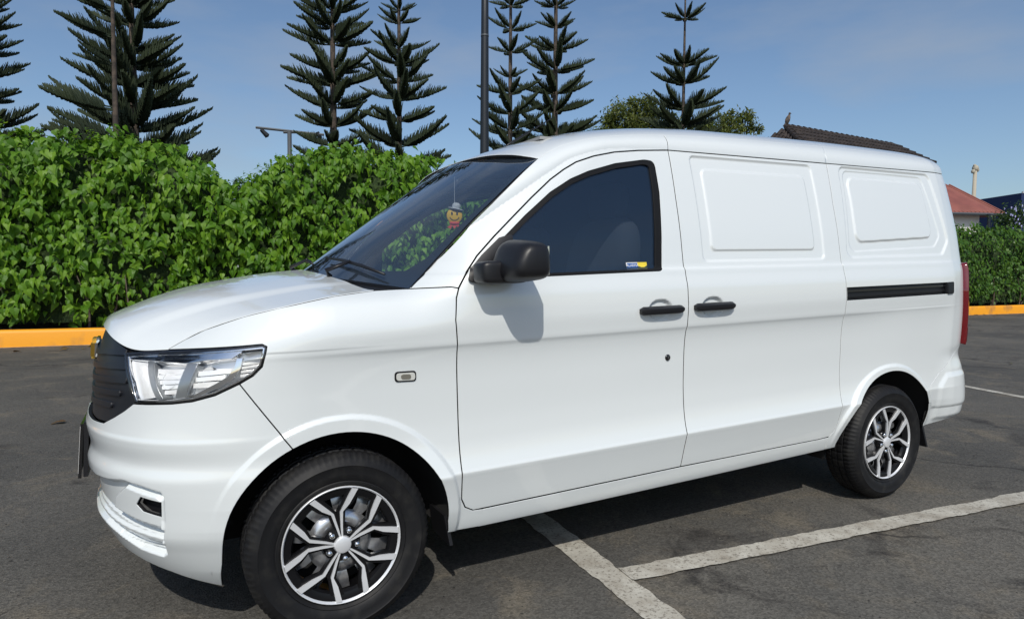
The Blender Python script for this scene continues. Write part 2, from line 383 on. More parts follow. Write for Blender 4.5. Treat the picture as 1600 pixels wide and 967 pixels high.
    V = np.vstack(Vs); Nn = np.vstack(Ns); T = np.vstack(Ts)
    if mirror:
        V2_ = V.copy(); V2_[:,1] = 2*HALF-V2_[:,1]; N2 = Nn.copy(); N2[:,1] *= -1
        T = np.vstack([T, T[:,::-1]+len(V)]); mi = np.concatenate([mi, mi]); V = np.vstack([V, V2_]); Nn = np.vstack([Nn, N2])
    me = fast_mesh(name, V, T, list(mats)+([RUBBER_GAPSHADE] if two else []), Nn, mi=mi if two else None)
    o = link(name, me, parent)
    if (not mirror) and far and (parent is None or parent is VAN):
        link(name, me, parent, (0, 2*HALF, 0), None, (1, -1, 1))
    return o
def ribbon(name, pts, w_, m, parent, depth=.017, surf=shell, far=True):
    P = resample(pts, .02, False); t = np.gradient(P, axis=0); t /= np.linalg.norm(t, axis=1)[:,None]; nn = np.stack([-t[:,1], t[:,0]], 1)
    A, B = P-nn*w_/2, P+nn*w_/2
    a3 = surf(A[:,0], A[:,1])-snormal(surf, A[:,0], A[:,1])*depth; b3 = surf(B[:,0], B[:,1])-snormal(surf, B[:,0], B[:,1])*depth
    n = len(P); V = np.vstack([a3, b3]); i = np.arange(n-1); T = np.vstack([np.stack([i, i+1, n+i+1], 1), np.stack([i, n+i+1, n+i], 1)])
    me = fast_mesh(name, V, T, m); o = link(name, me, parent)
    if far: link(name, me, parent, (0, 2*HALF, 0), None, (1, -1, 1))
    return o
def arc(c, r, a0, a1, n=40):
    return [(c[0]+r*math.cos(math.radians(a0+(a1-a0)*i/n)), c[1]+r*math.sin(math.radians(a0+(a1-a0)*i/n))) for i in range(n+1)]
def farcopy(o, parent):
    """copies a part (and its sub-parts) to the far flank"""
    c = o.copy(); COL.objects.link(c); c.parent = parent; y0 = o.location.y
    c.scale = (o.scale[0], -o.scale[1], o.scale[2]); c.location = (o.location.x, 2*HALF-y0, o.location.z)
    for ch in [q for q in bpy.data.objects if q.parent is o]:
        d = ch.copy(); COL.objects.link(d); d.parent = c
    return c
# ------------------------------------------------------------------ van materials
RKE = .02656
WHITE = mat('white_paint', (.735,.768,.770), .34, coat=1.0, coat_rough=.025); WHITE.node_tree.nodes['Principled BSDF'].inputs['Coat IOR'].default_value = 1.75
BLACKP = mat('black_plastic', (.011,.011,.013), .40, spec=.4, bump=(900,.25,.0006))
GRILLE = mat('grille_plastic', (.008,.009,.013), .42)
RUBBER_GAPSHADE = mat('rubber_and_gap_shade', (.008,.008,.009), .6, spec=.22)  # real on window seals; on panel hems it paints in the gap shade
DARK = mat('dark_underside', (.010,.010,.010), .85)
CHROME = mat('chrome', (.86,.87,.88), .06, 1.0)
REFL = mat('lamp_reflector', (.97,.98,.99), .20, .30)
LAMPG = mat('lamp_grey', (.42,.44,.46), .28, .8)
STEEL = mat('steel_wheel', (.66,.67,.69), .28, .85, noise=(30,(.40,.40,.42),.4,.7))
ALU = mat('machined_face', (.82,.83,.85), .38, .45)
BLACKC = mat('cover_black', (.006,.006,.007), .30, spec=.3)
BLACKG = mat('gloss_black', (.010,.010,.011), .12, coat=.6)
TYRE = mat('tyre_rubber', (.009,.009,.010), .58, spec=.28, bump=(160,.3,.0008), noise=(20,(.024,.023,.021),.5,.8))
FABRIC = mat('seat_fabric', (.14,.145,.155), .9)
DASH = mat('dashboard_plastic', (.050,.052,.056), .6)
RED = mat('red_lens', (.13,.004,.007), .08, coat=1)
REDD = mat('dark_red_lens', (.10,.004,.006), .12, coat=1)
GOLD = mat('gold_emblem', (.80,.52,.10), .3, .9)
LENS = glass('clear_lens', (1,1,1), 1.0, 1.42, 1.0)
SIDEG = glass('tinted_glass', (.80,.90,1.0), .50, 1.52, 1.6, haze=(.006,.014,.030))
FARG = glass('light_glass', (.92,.98,.95), .97, 1.45, .6)
WINDG = glass('windscreen_glass', (.90,.97,1.0), .92, 1.50, 2.3, haze=(.018,.026,.038))
FRIT = mat('frit_band', (.010,.011,.014), .35)
YEL = mat('charm_yellow', (.85,.50,.02), .5); BLK = mat('charm_black', (.01,.01,.01), .5); GREYC = mat('charm_grey', (.55,.55,.58), .6); REDC = mat('charm_red', (.6,.05,.04), .6)
BLUE = mat('sticker_blue', (.02,.10,.35), .5); SYEL = mat('sticker_yellow', (.80,.62,.05), .5); SWHITE = mat('sticker_white', (.75,.75,.75), .5)

VAN = tag(empty('cargo_van'), 'white cargo van with windowless load side and black door handles, parked across the bay lines', 'van')
VAN.rotation_euler = (0, -RKE, 0)
def V_(s, v): return tuple(shell(np.array(float(s)), np.array(float(v))))
# seam curves in (s, v)
DOOR_FRONT = [(.470,.312),(.438,.330),(.421,.365),(.414,.466),(.413,.685),(.409,.90),(.400,1.00),(.408,1.075),(.421,1.108)]
APIL = [(.451,1.151),(.505,1.217),(.580,1.287),(.659,1.355),(.750,1.432),(.841,1.504),(.905,1.545),(.965,1.577),(1.05,1.605),(1.155,1.628),(1.28,1.643),(1.436,1.655)]
SB, SCm = 1.441, 2.446
ARF = (0.0,.293); ARR = (2.85,.222)
def arcpt(c, r, z, side): return (c[0]+side*math.sqrt(r*r-(z-c[1])**2), z)
arc_f = [(-.423,.183),(-.385,.28)]+arc(ARF, .369, 166, 0, 44)+[(.378,.25)]
i_s = min(range(len(arc_f)), key=lambda i: math.hypot(arc_f[i][0]+.145, arc_f[i][1]-.637))
arc_bump, arc_fend = arc_f[:i_s+1], arc_f[i_s:]
HL_BOT = [(-.292,.844),(-.365,.813),(-.436,.796),(-.502,.789),(-.600,.784),(-.656,.782)]
HL_TOP = [(-.765,.930),(-.690,.936),(-.582,.942),(-.410,.950),(-.300,.955),(-.222,.959),(-.209,.952)]
HL_TIP = [(-.212,.935),(-.224,.892),(-.251,.866)]
HOOD_SEAM = [(-.582,.942),(-.52,.972),(-.444,1.001),(-.286,1.040),(-.160,1.066),(.013,1.095),(.154,1.108)]
HOOD_LIP = [(-.582,.942),(-.690,.937),(-.765,.945),(-.850,.966),(-.95,.985),(-1.10,.997),(S_FC,1.0)]
bumper_out = arc_bump+[(-.292,.844)]+HL_BOT[1:]+[(-.700,.757),(-.751,.734),(-.825,.706),(-.95,.700),(S_FC,.700),(S_FC,.29),(-.95,.283),(-.80,.268),(-.60,.235),(-.50,.205)]
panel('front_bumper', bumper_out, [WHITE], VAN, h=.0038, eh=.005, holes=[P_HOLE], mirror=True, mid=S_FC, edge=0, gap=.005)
pk = panel('fog_lamp_recess', [(s_*1.0-.0, v_) for s_, v_ in [(-.665,.465),(-.63,.512),(-.535,.502),(-.54,.436),(-.62,.444)]], [BLACKP], VAN, h=.01, off=.028, hem=.004)
fend_out = arc_fend+[(.376,.243),(.512,.236),(.512,.309),(.470,.312)]+DOOR_FRONT[1:]+[(.398,1.113),(.268,1.110)]+HOOD_SEAM[::-1][0:6]+[(-.582,.942)]+HL_TOP[3:]+HL_TIP+[(-.292,.844)]
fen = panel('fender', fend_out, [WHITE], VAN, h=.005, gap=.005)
# doors
WIN = rounded([(.500,1.134),(.592,1.262),(.710,1.362),(.829,1.452),(.925,1.506),(1.014,1.541),(1.15,1.579),(1.300,1.603),(1.352,1.600),(1.352,1.470),(1.333,1.28),(1.318,1.150),(1.277,1.150),(.777,1.142)], [.02,0,0,0,0,0,0,.01,.035,0,0,.02,.01,0])
door_out = DOOR_FRONT+APIL[:-1]+[(SB,1.655),(SB-.004,1.45),(SB-.003,1.15),(SB,.94),(SB,.60),(SB,.315)]
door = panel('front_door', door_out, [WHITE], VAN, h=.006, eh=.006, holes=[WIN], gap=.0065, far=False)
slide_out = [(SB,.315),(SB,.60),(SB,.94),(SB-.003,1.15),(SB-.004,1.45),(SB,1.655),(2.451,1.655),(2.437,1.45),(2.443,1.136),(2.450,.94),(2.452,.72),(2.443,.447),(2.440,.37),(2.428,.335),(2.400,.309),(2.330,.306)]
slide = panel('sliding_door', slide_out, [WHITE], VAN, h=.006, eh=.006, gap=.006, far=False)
RAIL = rounded([(2.446,.984),(3.352,.986),(3.352,1.045),(2.446,1.044)], [0,.006,.006,0])
arc_r = [(2.481,.238),(2.474,.262)]+arc(ARR, .377, 172, 0, 44)+[(3.226,.20)]
quarter_out = [(2.400,.309),(2.428,.335),(2.440,.37),(2.443,.447),(2.452,.72),(2.450,.94),(2.443,1.136),(2.437,1.45),(2.451,1.655),(3.56,1.655),(3.69,1.655),(3.69,.69),(3.60,.69),(3.50,.672),(3.273,.548),(3.195,.49),(3.190,.385)]+[p for p in arc_r[::-1] if p[1] > .385 or p[0] < 3.0][0:]+[(2.400,.238)]
quarter_out = [q for k, q in enumerate(quarter_out) if k == 0 or math.hypot(q[0]-quarter_out[k-1][0], q[1]-quarter_out[k-1][1]) > 1e-4]
LAMP = rounded([(3.530,.690),(3.84,.690),(3.83,1.14),(3.570,1.148),(3.530,1.0),(3.528,.80)], [.01,.01,.03,.02,0,0])
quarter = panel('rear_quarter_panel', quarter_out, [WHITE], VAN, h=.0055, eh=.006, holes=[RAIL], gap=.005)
rb_out = [(3.190,.385),(3.195,.49),(3.273,.548),(3.50,.672),(3.60,.69),(3.69,.69),(S_RC,.69),(S_RC,.285),(3.69,.29),(3.55,.285),(3.42,.272),(3.30,.258),(3.224,.250),(3.222,.30),(3.210,.345)]
panel('rear_bumper', rb_out, [WHITE], VAN, h=.009, mirror=True, mid=S_RC, edge=0, gap=.002)
panel('tailgate', [(3.69,.69),(S_RC,.69),(S_RC,1.655),(3.69,1.655)], [WHITE], VAN, h=.02, mirror=True, mid=S_RC, edge=0, gap=.004, holes=[])
panel('rear_window', rounded([(3.80,1.20),(S_RC,1.20),(S_RC,1.58),(3.80,1.58)], [.05,0,0,.05]), [FRIT], VAN, h=.03, off=-.004, mirror=True, mid=S_RC, edge=0, gap=0, hem=.004)
panel('sill', [(.500,.236),(1.0,.233),(1.6,.233),(2.400,.238),(2.400,.306),(2.33,.304),(1.44,.312),(.512,.309),(.500,.30)], [WHITE], VAN, h=.009, gap=.0035)
# cant rail, A pillar, roof
WIND = [(.268,1.110),(.335,1.155),(.409,1.222),(.525,1.341),(.600,1.422),(.660,1.495),(.735,1.590),(.819,1.693)]
DITCH = [(.819,1.693),(.870,1.738),(.935,1.775),(1.05,1.802),(1.20,1.820),(SB+.01,1.832)]
frame_out = WIND+DITCH[1:]+[(SB+.002,1.70),(SB,1.655)]+APIL[::-1][1:]+[(.421,1.108),(.398,1.113)]
panel('pillar_frame', frame_out, [WHITE], VAN, h=.007, gap=.006)
panel('roof_side', [(SB,1.655),(SB+.002,1.70),(SB+.01,1.832),(2.5,1.862),(3.1,1.87),(3.58,1.83),(3.74,1.80),(3.74,1.655)], [WHITE], VAN, h=.008, gap=.005)
vmax = lambda s_: float(vroof(np.array(float(s_))))+.75
HEADER = [(.819,1.693),(.790,1.78),(.765,1.90),(.745,2.05),(.740,vmax(.74))]
roof_out = HEADER+[(s_, vmax(s_)) for s_ in (.80,.9,1.0,1.1,1.2,1.3,1.4,1.6)]+[(3.74,2.405),(3.74,1.80),(3.58,1.83),(3.1,1.87),(2.5,1.862)]+DITCH[::-1]
def roofsurf(s_, v_): return shell(s_, np.minimum(v_, vroof(np.asarray(s_, float))+.7499))
class _R:
    pass
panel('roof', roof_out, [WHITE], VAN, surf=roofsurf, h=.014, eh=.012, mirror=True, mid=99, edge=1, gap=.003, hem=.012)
panel('roof', roof_out[:0]+[], [WHITE], VAN) if False else None
# bonnet: a crowned patch between its seams
Nc = catmull([V_(*p) for p in HOOD_SEAM], 8)
Cc = catmull([V_(S_FC,1.0),(-.655,HALF,1.022),(-.618,HALF,1.040),(-.50,HALF,1.082),(-.35,HALF,1.123),(-.1,HALF,1.161),(.050,HALF,1.178)], 8)
Fc = catmull([V_(*p) for p in HOOD_LIP], 8)
Rc = catmull([V_(*HOOD_SEAM[-1]),(.135,.16,1.113),(.11,.32,1.134),(.075,.56,1.160),(.050,HALF,1.178)], 8)
def _al(C):
    d = np.concatenate([[0], np.cumsum(np.linalg.norm(np.diff(C, axis=0), axis=1))]); return d/d[-1]
_cv = {k: (C, _al(C)) for k, C in (('N', Nc), ('C', Cc), ('F', Fc), ('R', Rc))}
def cv(k, t):
    C, a = _cv[k]; return np.stack([np.interp(t, a, C[:,i]) for i in range(3)], -1)
def hood(a, b):
    u = np.clip(np.asarray(a, float)/.75, 0, 1); w_ = np.clip(np.asarray(b, float)/.80, 0, 1); u, w_ = np.broadcast_arrays(u, w_)
    bl = (1-(1-w_)**1.9)[...,None]; U = u[...,None]; wl = w_[...,None]
    N0, C0, N1, C1 = cv('N', 0), cv('C', 0), cv('N', 1), cv('C', 1)
    A = cv('N', u); B = cv('C', u); lin = A*(1-bl)+B*bl
    ylin = A*(1-wl)+B*wl; lin[...,1] = ylin[...,1]
    b0 = N0*(1-bl)+C0*bl; b0[...,1] = (N0*(1-wl)+C0*wl)[...,1]; b1 = N1*(1-bl)+C1*bl; b1[...,1] = (N1*(1-wl)+C1*wl)[...,1]
    P = lin+(1-U)**2*(cv('F', w_)-b0)+U*(cv('R', w_)-b1)
    P[...,2] += .007*sm(w_, .20+.10*(1-u), .30+.10*(1-u))*sm(u, 0, .3)*(1-.6*sm(u, .8, 1))
    return P
panel('hood', [(0,0),(.75,0),(.75,.80),(0,.80)], [WHITE], VAN, surf=hood, h=.012, mirror=True, mid=.80, edge=1, gap=.006, hem=.02)
# windscreen
Ec = catmull([V_(*p) for p in WIND], 8); Wc = np.array([(.035,HALF,1.160),(.40,HALF,1.41),(.738,HALF,1.652)])
_cv['E'] = (Ec, _al(Ec)); Wcc = catmull(Wc, 10); _cv['W'] = (Wcc, _al(Wcc))
def wind(a, b):
    t = np.clip(np.asarray(a, float)/.75, 0, 1); w_ = np.clip(np.asarray(b, float)/.9, 0, 1); t, w_ = np.broadcast_arrays(t, w_)
    E, C = cv('E', w_), cv('W', w_); b2 = (1-(1-t)**1.8)[...,None]; tl = t[...,None]
    P = E*(1-b2)+C*b2; P[...,1] = (E*(1-tl)+C*tl)[...,1]
    P[...,2] += .012*np.sin(np.pi*w_); return P
wsh = panel('windshield', [(0,0),(.75,0),(.75,.9),(0,.9)], [WINDG], VAN, surf=wind, h=.03, mirror=True, mid=.75, edge=0, gap=.004, hem=0, flip=-1, off=.001)
def frit_half(name, poly, hl):
    return panel(name, poly, [FRIT], wsh, surf=wind, h=.02, holes=[hl] if hl else [], mirror=True, mid=.75, edge=0, gap=0, hem=.003, flip=-1, off=.006)
panel('frit_band', [(0,0),(.75,0),(.75,.9),(0,.9),(0,.45)], [FRIT], wsh, surf=wind, h=.02, holes=[], mirror=True, mid=.75, edge=0, gap=.001, hem=.0, flip=-1, off=.006) if False else None
frit_half('frit_band', [(0,0),(.75,0),(.75,.085),(.20,.085),(.085,.115),(.048,.20),(.036,.55),(.045,.80),(.09,.832),(.75,.845),(.75,.9),(0,.9)], None)
# cowl and wipers
mb = MB(); k = 30
for side in (1,):
    A = [cv('R', t)+np.array([0,0,-.022]) for t in np.linspace(0, 1, k)]; B = [wind(.75*t, 0.)+np.array([.03,0,-.004]) for t in np.linspace(0, 1, k)]
    fl = lambda Q: [np.array([q[0], 2*HALF-q[1], q[2]]) for q in Q]
    A2, B2 = A+fl(A)[::-1][1:], B+fl(B)[::-1][1:]; n = len(A2)
    mb.add(A2+B2, [(i, i+1, n+i+1, n+i) for i in range(n-1)])
mb.obj('cowl', BLACKP, VAN, smooth=True)
def wiper(p0, p1, a, b):
    m = MB(); A = wind(a[0], a[1]); B = wind(b[0], b[1]); piv = np.array(p0)
    up_ = np.array([-.012,-.008,.016])
    m.tube([piv, piv+up_*1.5, (A+B)/2+up_*1.9], [.011,.009,.006], 8)
    m.tube([A+up_*.9, (2*A+B)/3+up_*1.5, (A+2*B)/3+up_*1.5, B+up_*.9], [.004,.007,.007,.004], 6)
    return m.obj('wiper', BLACKP, VAN, smooth=True)
wiper((.085,.46,1.152), None, (.12,.045), (.58,.10)); wiper((.055,1.02,1.168), None, (.62,.05), (.75,.06))
# antenna on the front of the roof
MB().tube([(1.02,HALF,1.742),(1.06,HALF,1.775),(1.31,HALF,1.922)], [.010,.006,.0022], 8).obj('antenna', BLACKP, VAN, smooth=True)
# dark strips added behind the shut lines to stop light leaking through
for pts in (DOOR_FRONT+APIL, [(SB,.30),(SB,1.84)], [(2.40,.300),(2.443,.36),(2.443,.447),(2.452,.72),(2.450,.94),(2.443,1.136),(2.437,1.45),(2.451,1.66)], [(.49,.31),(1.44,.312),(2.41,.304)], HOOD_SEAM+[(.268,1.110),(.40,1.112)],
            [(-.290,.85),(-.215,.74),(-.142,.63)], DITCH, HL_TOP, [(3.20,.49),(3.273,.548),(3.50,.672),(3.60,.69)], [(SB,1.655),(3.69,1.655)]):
    ribbon('seam_light_block', pts, .034, RUBBER_GAPSHADE, VAN)
# side windows
seal_in = rounded([(.530,1.152),(.600,1.250),(.715,1.346),(.834,1.436),(.930,1.490),(1.018,1.525),(1.15,1.562),(1.290,1.586),(1.324,1.583),(1.322,1.470),(1.303,1.28),(1.290,1.166),(1.277,1.160),(.777,1.152)], [.01,0,0,0,0,0,0,.01,.025,0,0,.01,.01,0])
for side in (0, 1):
    if side == 0: D = door
    else:
        D = link('front_door', door.data, VAN, (0, 2*HALF, 0), None, (1, -1, 1))
    if side == 0:
        seal = panel('window_seal', WIN, [RUBBER_GAPSHADE], D, h=.007, eh=.007, holes=[seal_in], gap=0, hem=.01, off=.0015)
        gls = panel('door_window', WIN, [SIDEG], D, h=.03, gap=0, hem=0, off=.010)
    else:
        link('window_seal', seal.data, D); g2 = gls.data.copy(); g2.materials.clear(); g2.materials.append(FARG); link('door_window', g2, D)
        link('sliding_door', slide.data, VAN, (0, 2*HALF, 0), None, (1, -1, 1))
# film sticker low in the window
for nm, x0, x1, z0, z1, m_, o_ in (('window_sticker', 1.150,1.205,1.162,1.186,SWHITE,.0085), ('window_sticker',1.153,1.204,1.165,1.183,BLUE,.0075), ('window_sticker',1.206,1.252,1.162,1.186,SYEL,.0085)):
    panel(nm, [(x0,z0),(x1,z0),(x1,z1),(x0,z1)], [m_], door, h=.02, gap=0, hem=.0006, off=o_)
tx = bpy.data.curves.new('sticker_text', 'FONT'); tx.body = 'ALARMA'; tx.size = .015; tx.align_x = 'CENTER'; tx.align_y = 'CENTER'; tx.extrude = .0003
tob = bpy.data.objects.new('sticker_text', tx); COL.objects.link(tob); dg = bpy.context.evaluated_depsgraph_get(); tm = bpy.data.meshes.new_from_object(tob.evaluated_get(dg)); bpy.data.objects.remove(tob)
tm.materials.clear(); tm.materials.append(SWHITE); tp = shell(np.array(1.1785), np.array(1.174)); tn = snormal(shell, np.array(1.1785), np.array(1.174))
zax = Vector(tn); xax = Vector((1,0,0)); yax = zax.cross(xax).normalized(); xax = yax.cross(zax); MM = Matrix((xax, yax, zax)).transposed().to_4x4(); MM.translation = Vector(tp-tn*.0068)
o = link('sticker_text', tm, door); o.matrix_local = MM
# rail in the rear quarter
rl = panel('slide_rail', RAIL, [BLACKP], quarter, h=.012, off=.016, gap=0, hem=.002)
for dz in (.006, .022, .038, .052): pass
panel('rail_track', [(2.45,1.022),(3.30,1.024),(3.30,1.034),(2.45,1.032)], [BLACKG], quarter, h=.02, off=.008, gap=0, hem=.008)
panel('rail_track', [(2.45,.996),(3.30,.998),(3.30,1.004),(2.45,1.002)], [BLACKG], quarter, h=.02, off=.010, gap=0, hem=.006)
panel('rail_cap', rounded([(3.296,.984),(3.354,.985),(3.354,1.048),(3.296,1.047)], [.008]*4), [BLACKP], quarter, h=.01, off=-.007, gap=0, hem=.02)
# handles: a bowed grip over a scoop
def handle(s0, s1, z, parent):
    m = MB(); n = 14; V = []; 
    for i in range(n+1):
        t = i/n; s_ = s0+(s1-s0)*t; e = abs(2*t-1); hh = .0175*(1-.35*sm(e, .82, 1.0)) if False else .0170*(1-.45*float(sm(e, .88, 1.0)))
        base = shell(np.array(s_), np.array(z), False); outw = .030-.012*e**4
        d_in = .006 if e > .55 else -.012
        for (dz, dy) in ((-1,.25),(-.8,.85),(-.2,1.0),(.5,.97),(.95,.6),(1,.15),(.75,-.0),(-.75,-.0)):
            y = base[1]-(outw*dy if dy > 0 else -d_in)
            V.append((base[0], y, base[2]+dz*hh))
    F = [(i*8+j, (i+1)*8+j, (i+1)*8+(j+1) % 8, i*8+(j+1) % 8) for i in range(n) for j in range(8)]+[tuple(range(8)), tuple(range(n*8+7, n*8-1, -1))]
    m.add(V, F); return m.obj('door_handle', BLACKP, parent, angle=35)
handle(1.184, 1.404, .992, door); handle(1.468, 1.690, .994, slide)
for p_, x_, z_ in ((door, 1.352, .792),):
    b_ = shell(np.array(x_), np.array(z_)); m = MB()
    m.lathe([(0,-.004),(.009,-.004),(.013,-.002),(.014,.006)], 20); m.obj('door_lock', BLACKG, p_, smooth=True, loc=(b_[0], b_[1]-.001, b_[2]))
    MB().box((0,0,0), (.003,.002,.010)).obj('keyhole', CHROME, p_, loc=(b_[0], b_[1]-.006, b_[2]))
# side repeater
mkf = panel('side_marker', rounded([(.188,.806),(.262,.803),(.262,.838),(.188,.840)], [.012]*4), [BLACKP], fen, h=.006, eh=.004, off=-.003, gap=0, hem=.006)
panel('marker_lens', rounded([(.193,.811),(.257,.808),(.257,.833),(.193,.835)], [.010]*4), [mat('marker_glass', (.62,.62,.58), .12, coat=1)], fen, h=.006, eh=.004, off=-.007, gap=0, hem=.004)
panel('marker_lens', rounded([(.208,.815),(.242,.813),(.242,.829),(.208,.831)], [.008]*4), [mat('marker_inner', (.35,.33,.28), .3, .6)], fen, h=.006, eh=.004, off=-.0085, gap=0, hem=.001)
# tail lamp
tl = panel('tail_lamp', LAMP, [RED], VAN, h=.012, off=-.027, gap=.002, hem=.030)
panel('reverse_lens', rounded([(3.556,.700),(3.82,.700),(3.82,.79),(3.556,.79)], [.01]*4), [REDD], tl, h=.02, off=-.029, gap=0, hem=.003)
# headlight
hl_out = HL_TOP+HL_TIP+[(-.292,.844)]+HL_BOT[1:]+[(-.690,.840)]
hlp = shrink(resample(hl_out, .01)[::-1] if area2(resample(hl_out, .01)) < 0 else resample(hl_out, .01), .0015)
def ins(P, g): return [tuple(q) for q in shrink(np.array(P), g)]
HLBOX = panel('headlight', hlp, [REFL], VAN, h=.01, off=.070, gap=0, hem=0, far=False)
hk = dict(h=.01, gap=0, far=False)
panel('headlight_bezel', hlp, [BLACKG], HLBOX, holes=[ins(hlp, .0045)], off=.003, hem=.010, **hk)
panel('headlight_trim', ins(hlp, .005), [CHROME], HLBOX, holes=[ins(hlp, .009)], off=.007, hem=.055, **hk)
panel('reflector_bowl', ins(hlp, .010), [REFL], HLBOX, off=.055, hem=0, **hk)
panel('reflector_top', [(-.745,.915),(-.560,.915),(-.488,.912),(-.40,.922),(-.318,.924),(-.286,.943),(-.409,.940),(-.580,.932),(-.751,.924)], [CHROME], HLBOX, off=.012, hem=.045, **hk)
panel('reflector_block', [(-.748,.912),(-.662,.910),(-.572,.806),(-.645,.794),(-.690,.845)], [REFL], HLBOX, off=.020, hem=.035, **hk)
panel('lamp_divider', [(-.652,.913),(-.628,.913),(-.543,.800),(-.566,.798)], [LAMPG], HLBOX, off=.012, hem=.045, **hk)
panel('lamp_divider', [(-.470,.913),(-.432,.909),(-.462,.808),(-.497,.806)], [LAMPG], HLBOX, off=.010, hem=.045, **hk)
panel('lamp_divider', [(-.302,.922),(-.284,.922),(-.290,.890),(-.318,.855),(-.352,.838),(-.430,.806),(-.44,.812),(-.368,.846),(-.330,.866),(-.308,.892)], [CHROME], HLBOX, off=.012, hem=.04, **hk)
for i, v0 in enumerate((.897,.879,.861,.843,.825)):
    a0 = -.618+(.900-v0)*.84; panel('lamp_fin', [(a0, v0-.012),(-.478-(.9-v0)*.35, v0-.010),(-.478-(.9-v0)*.35, v0+.004),(a0, v0+.002)], [REFL], HLBOX, off=.030, hem=.022, **hk)
for i, v0 in enumerate((.889,.868,.847)):
    a1 = -.315-(.9-v0)*.9; panel('lamp_fin', [(-.432-(.9-v0)*.3, v0-.014),(a1, v0-.012),(a1, v0+.004),(-.432-(.9-v0)*.3, v0+.002)], [REFL], HLBOX, off=.028, hem=.022, **hk)
for i in range(5):
    v0 = .920-.0125*i; panel('lamp_fin', [(-.284-.002*i, v0-.008),(-.226-.004*i, v0-.006),(-.226-.004*i, v0+.001),(-.284-.002*i, v0-.001)], [REFL], HLBOX, off=.020, hem=.015, **hk)
for (q, z_, r_) in ((-.395,.874,.027), (-.545,.862,.027)):
    c_ = shell(np.array(q), np.array(z_)); nn_ = snormal(shell, np.array(q), np.array(z_)); m = MB()
    m.tube([c_-nn_*.055, c_-nn_*.045, c_-nn_*.030], [r_*.5, r_*.8, r_], 20, caps=False); m.obj('bulb_cup', CHROME, HLBOX, smooth=True)
lens = panel('headlight_lens', ins(hlp, .001), [LENS], HLBOX, off=-.001, hem=0, **hk)
farcopy(HLBOX, VAN).location = (0, 2*HALF, 0)
# grille with wavy bars, emblem, plate
gr_out = [(-.660,.780),(-.694,.838),(-.762,.925),(-.785,.944),(-.850,.964),(-.95,.983),(-1.10,.995),(S_FC,.997),(S_FC,.703),(-.95,.703),(-.829,.709),(-.753,.737),(-.702,.760)]
gr = panel('grille', gr_out, [GRILLE], VAN, h=.01, off=.014, mirror=True, mid=S_FC, edge=0, gap=.001, hem=.02)
for i in range(5):
    v0 = .912-.042*i; pts = []
    sx = [-.80,-.90,-1.0,-1.1,-1.2,S_FC]; e0 = [-.765,-.735,-.715,-.745,-.80][i]; sx[0] = e0
    lowv = [v0+.012*math.cos((x-e0)*7) for x in sx]
    poly = [(x, y) for x, y in zip(sx, lowv)]+[(x, y+.017) for x, y in zip(sx[::-1], lowv[::-1])]
    panel('grille_bar', poly, [GRILLE], gr, h=.012, off=.006, mirror=True, mid=S_FC, edge=0, gap=0, hem=.010)
ec = shell(np.array(S_FC), np.array(.905)); m = MB()
bow = [(-.085,-.022),(-.034,-.022),(-.034,-.034),(.034,-.034),(.034,-.022),(.075,-.022),(.090,.022),(.034,.022),(.034,.034),(-.034,.034),(-.034,.022),(-.075,.022)]
m.prism([(x*1.12, z*1.18) for x, z in bow], (ec[0]+.013, HALF, ec[2]), (0,-1,0), (.1,0,1), (-1,0,.1), .009, 0); emb = m.obj('emblem', CHROME, VAN)
MB().prism([(x*1.06, z*1.10) for x, z in bow], (ec[0]+.004, HALF, ec[2]), (0,-1,0), (.1,0,1), (-1,0,.1), .013).obj('emblem_face', GOLD, emb)
pc = shell(np.array(S_FC), np.array(.585)); px = pc[0]+.008
pl = MB().box((px-.008, HALF, .574), (.014,.42,.190), Matrix.Rotation(.06, 3, 'Y')).obj('license_plate_holder', BLACKP, VAN)
MB().box((px-.024, HALF, .568), (.010,.40,.190), Matrix.Rotation(.09, 3, 'Y')).obj('license_plate_backing', BLACKG, pl)
MB().box((px-.0305, HALF, .568), (.002,.36,.165), Matrix.Rotation(.09, 3, 'Y')).obj('license_plate', SWHITE, pl)
for yy in (-.12,.12): MB().tube([(px-.022, HALF+yy, .645), (px+.01, HALF+yy, .645)], .006, 8).obj('plate_bolt', CHROME, pl)
# door mirror: housing, base, glass
def superell(c, d, n1=2.6, nu=28, nv=18, warp=None):
    V = []
    for i in range(nv+1):
        ph = -math.pi/2+math.pi*i/nv
        for j in range(nu):
            th = 2*math.pi*j/nu; cp, sp, ct, st = math.cos(ph), math.sin(ph), math.cos(th), math.sin(th); e = 2/n1
            g = lambda x: math.copysign(abs(x)**e, x)
            p = np.array([g(cp)*g(ct), g(cp)*g(st), g(sp)])
            if warp: p = warp(p)
            V.append(np.array(c)+p*np.array(d)/2)
    F = [(i*nu+j, i*nu+(j+1) % nu, (i+1)*nu+(j+1) % nu, (i+1)*nu+j) for i in range(nv) for j in range(nu)]
    return V, F
def mwarp(p):
    x, y, z = p; q = p.copy()
    o_ = (1-y)/2                       # 0 at the door, 1 at the outer end
    q[2] = z*(.86+.14*(1-o_))-(.10*o_ if z > 0 else -.06*o_)*abs(z)
    q[0] = x*(1-.18*o_)+.10*o_+(.38*max(z, -.2) if x < 0 else -.05*z)*min(1, abs(x)*1.5)
    return q
m = MB(); V, F = superell((.590,-.116,1.197), (.158,.190,.154), 4.2, warp=mwarp); m.add(V, F); mir = m.obj('side_mirror', BLACKP, VAN, smooth=True)
m = MB(); m.tube([(.700,-.20,1.19),(.700,-.20,1.191)], .001, 3)
MB().box((.660,-.118,1.196), (.006,.120,.095)).obj('mirror_glass', CHROME, mir)
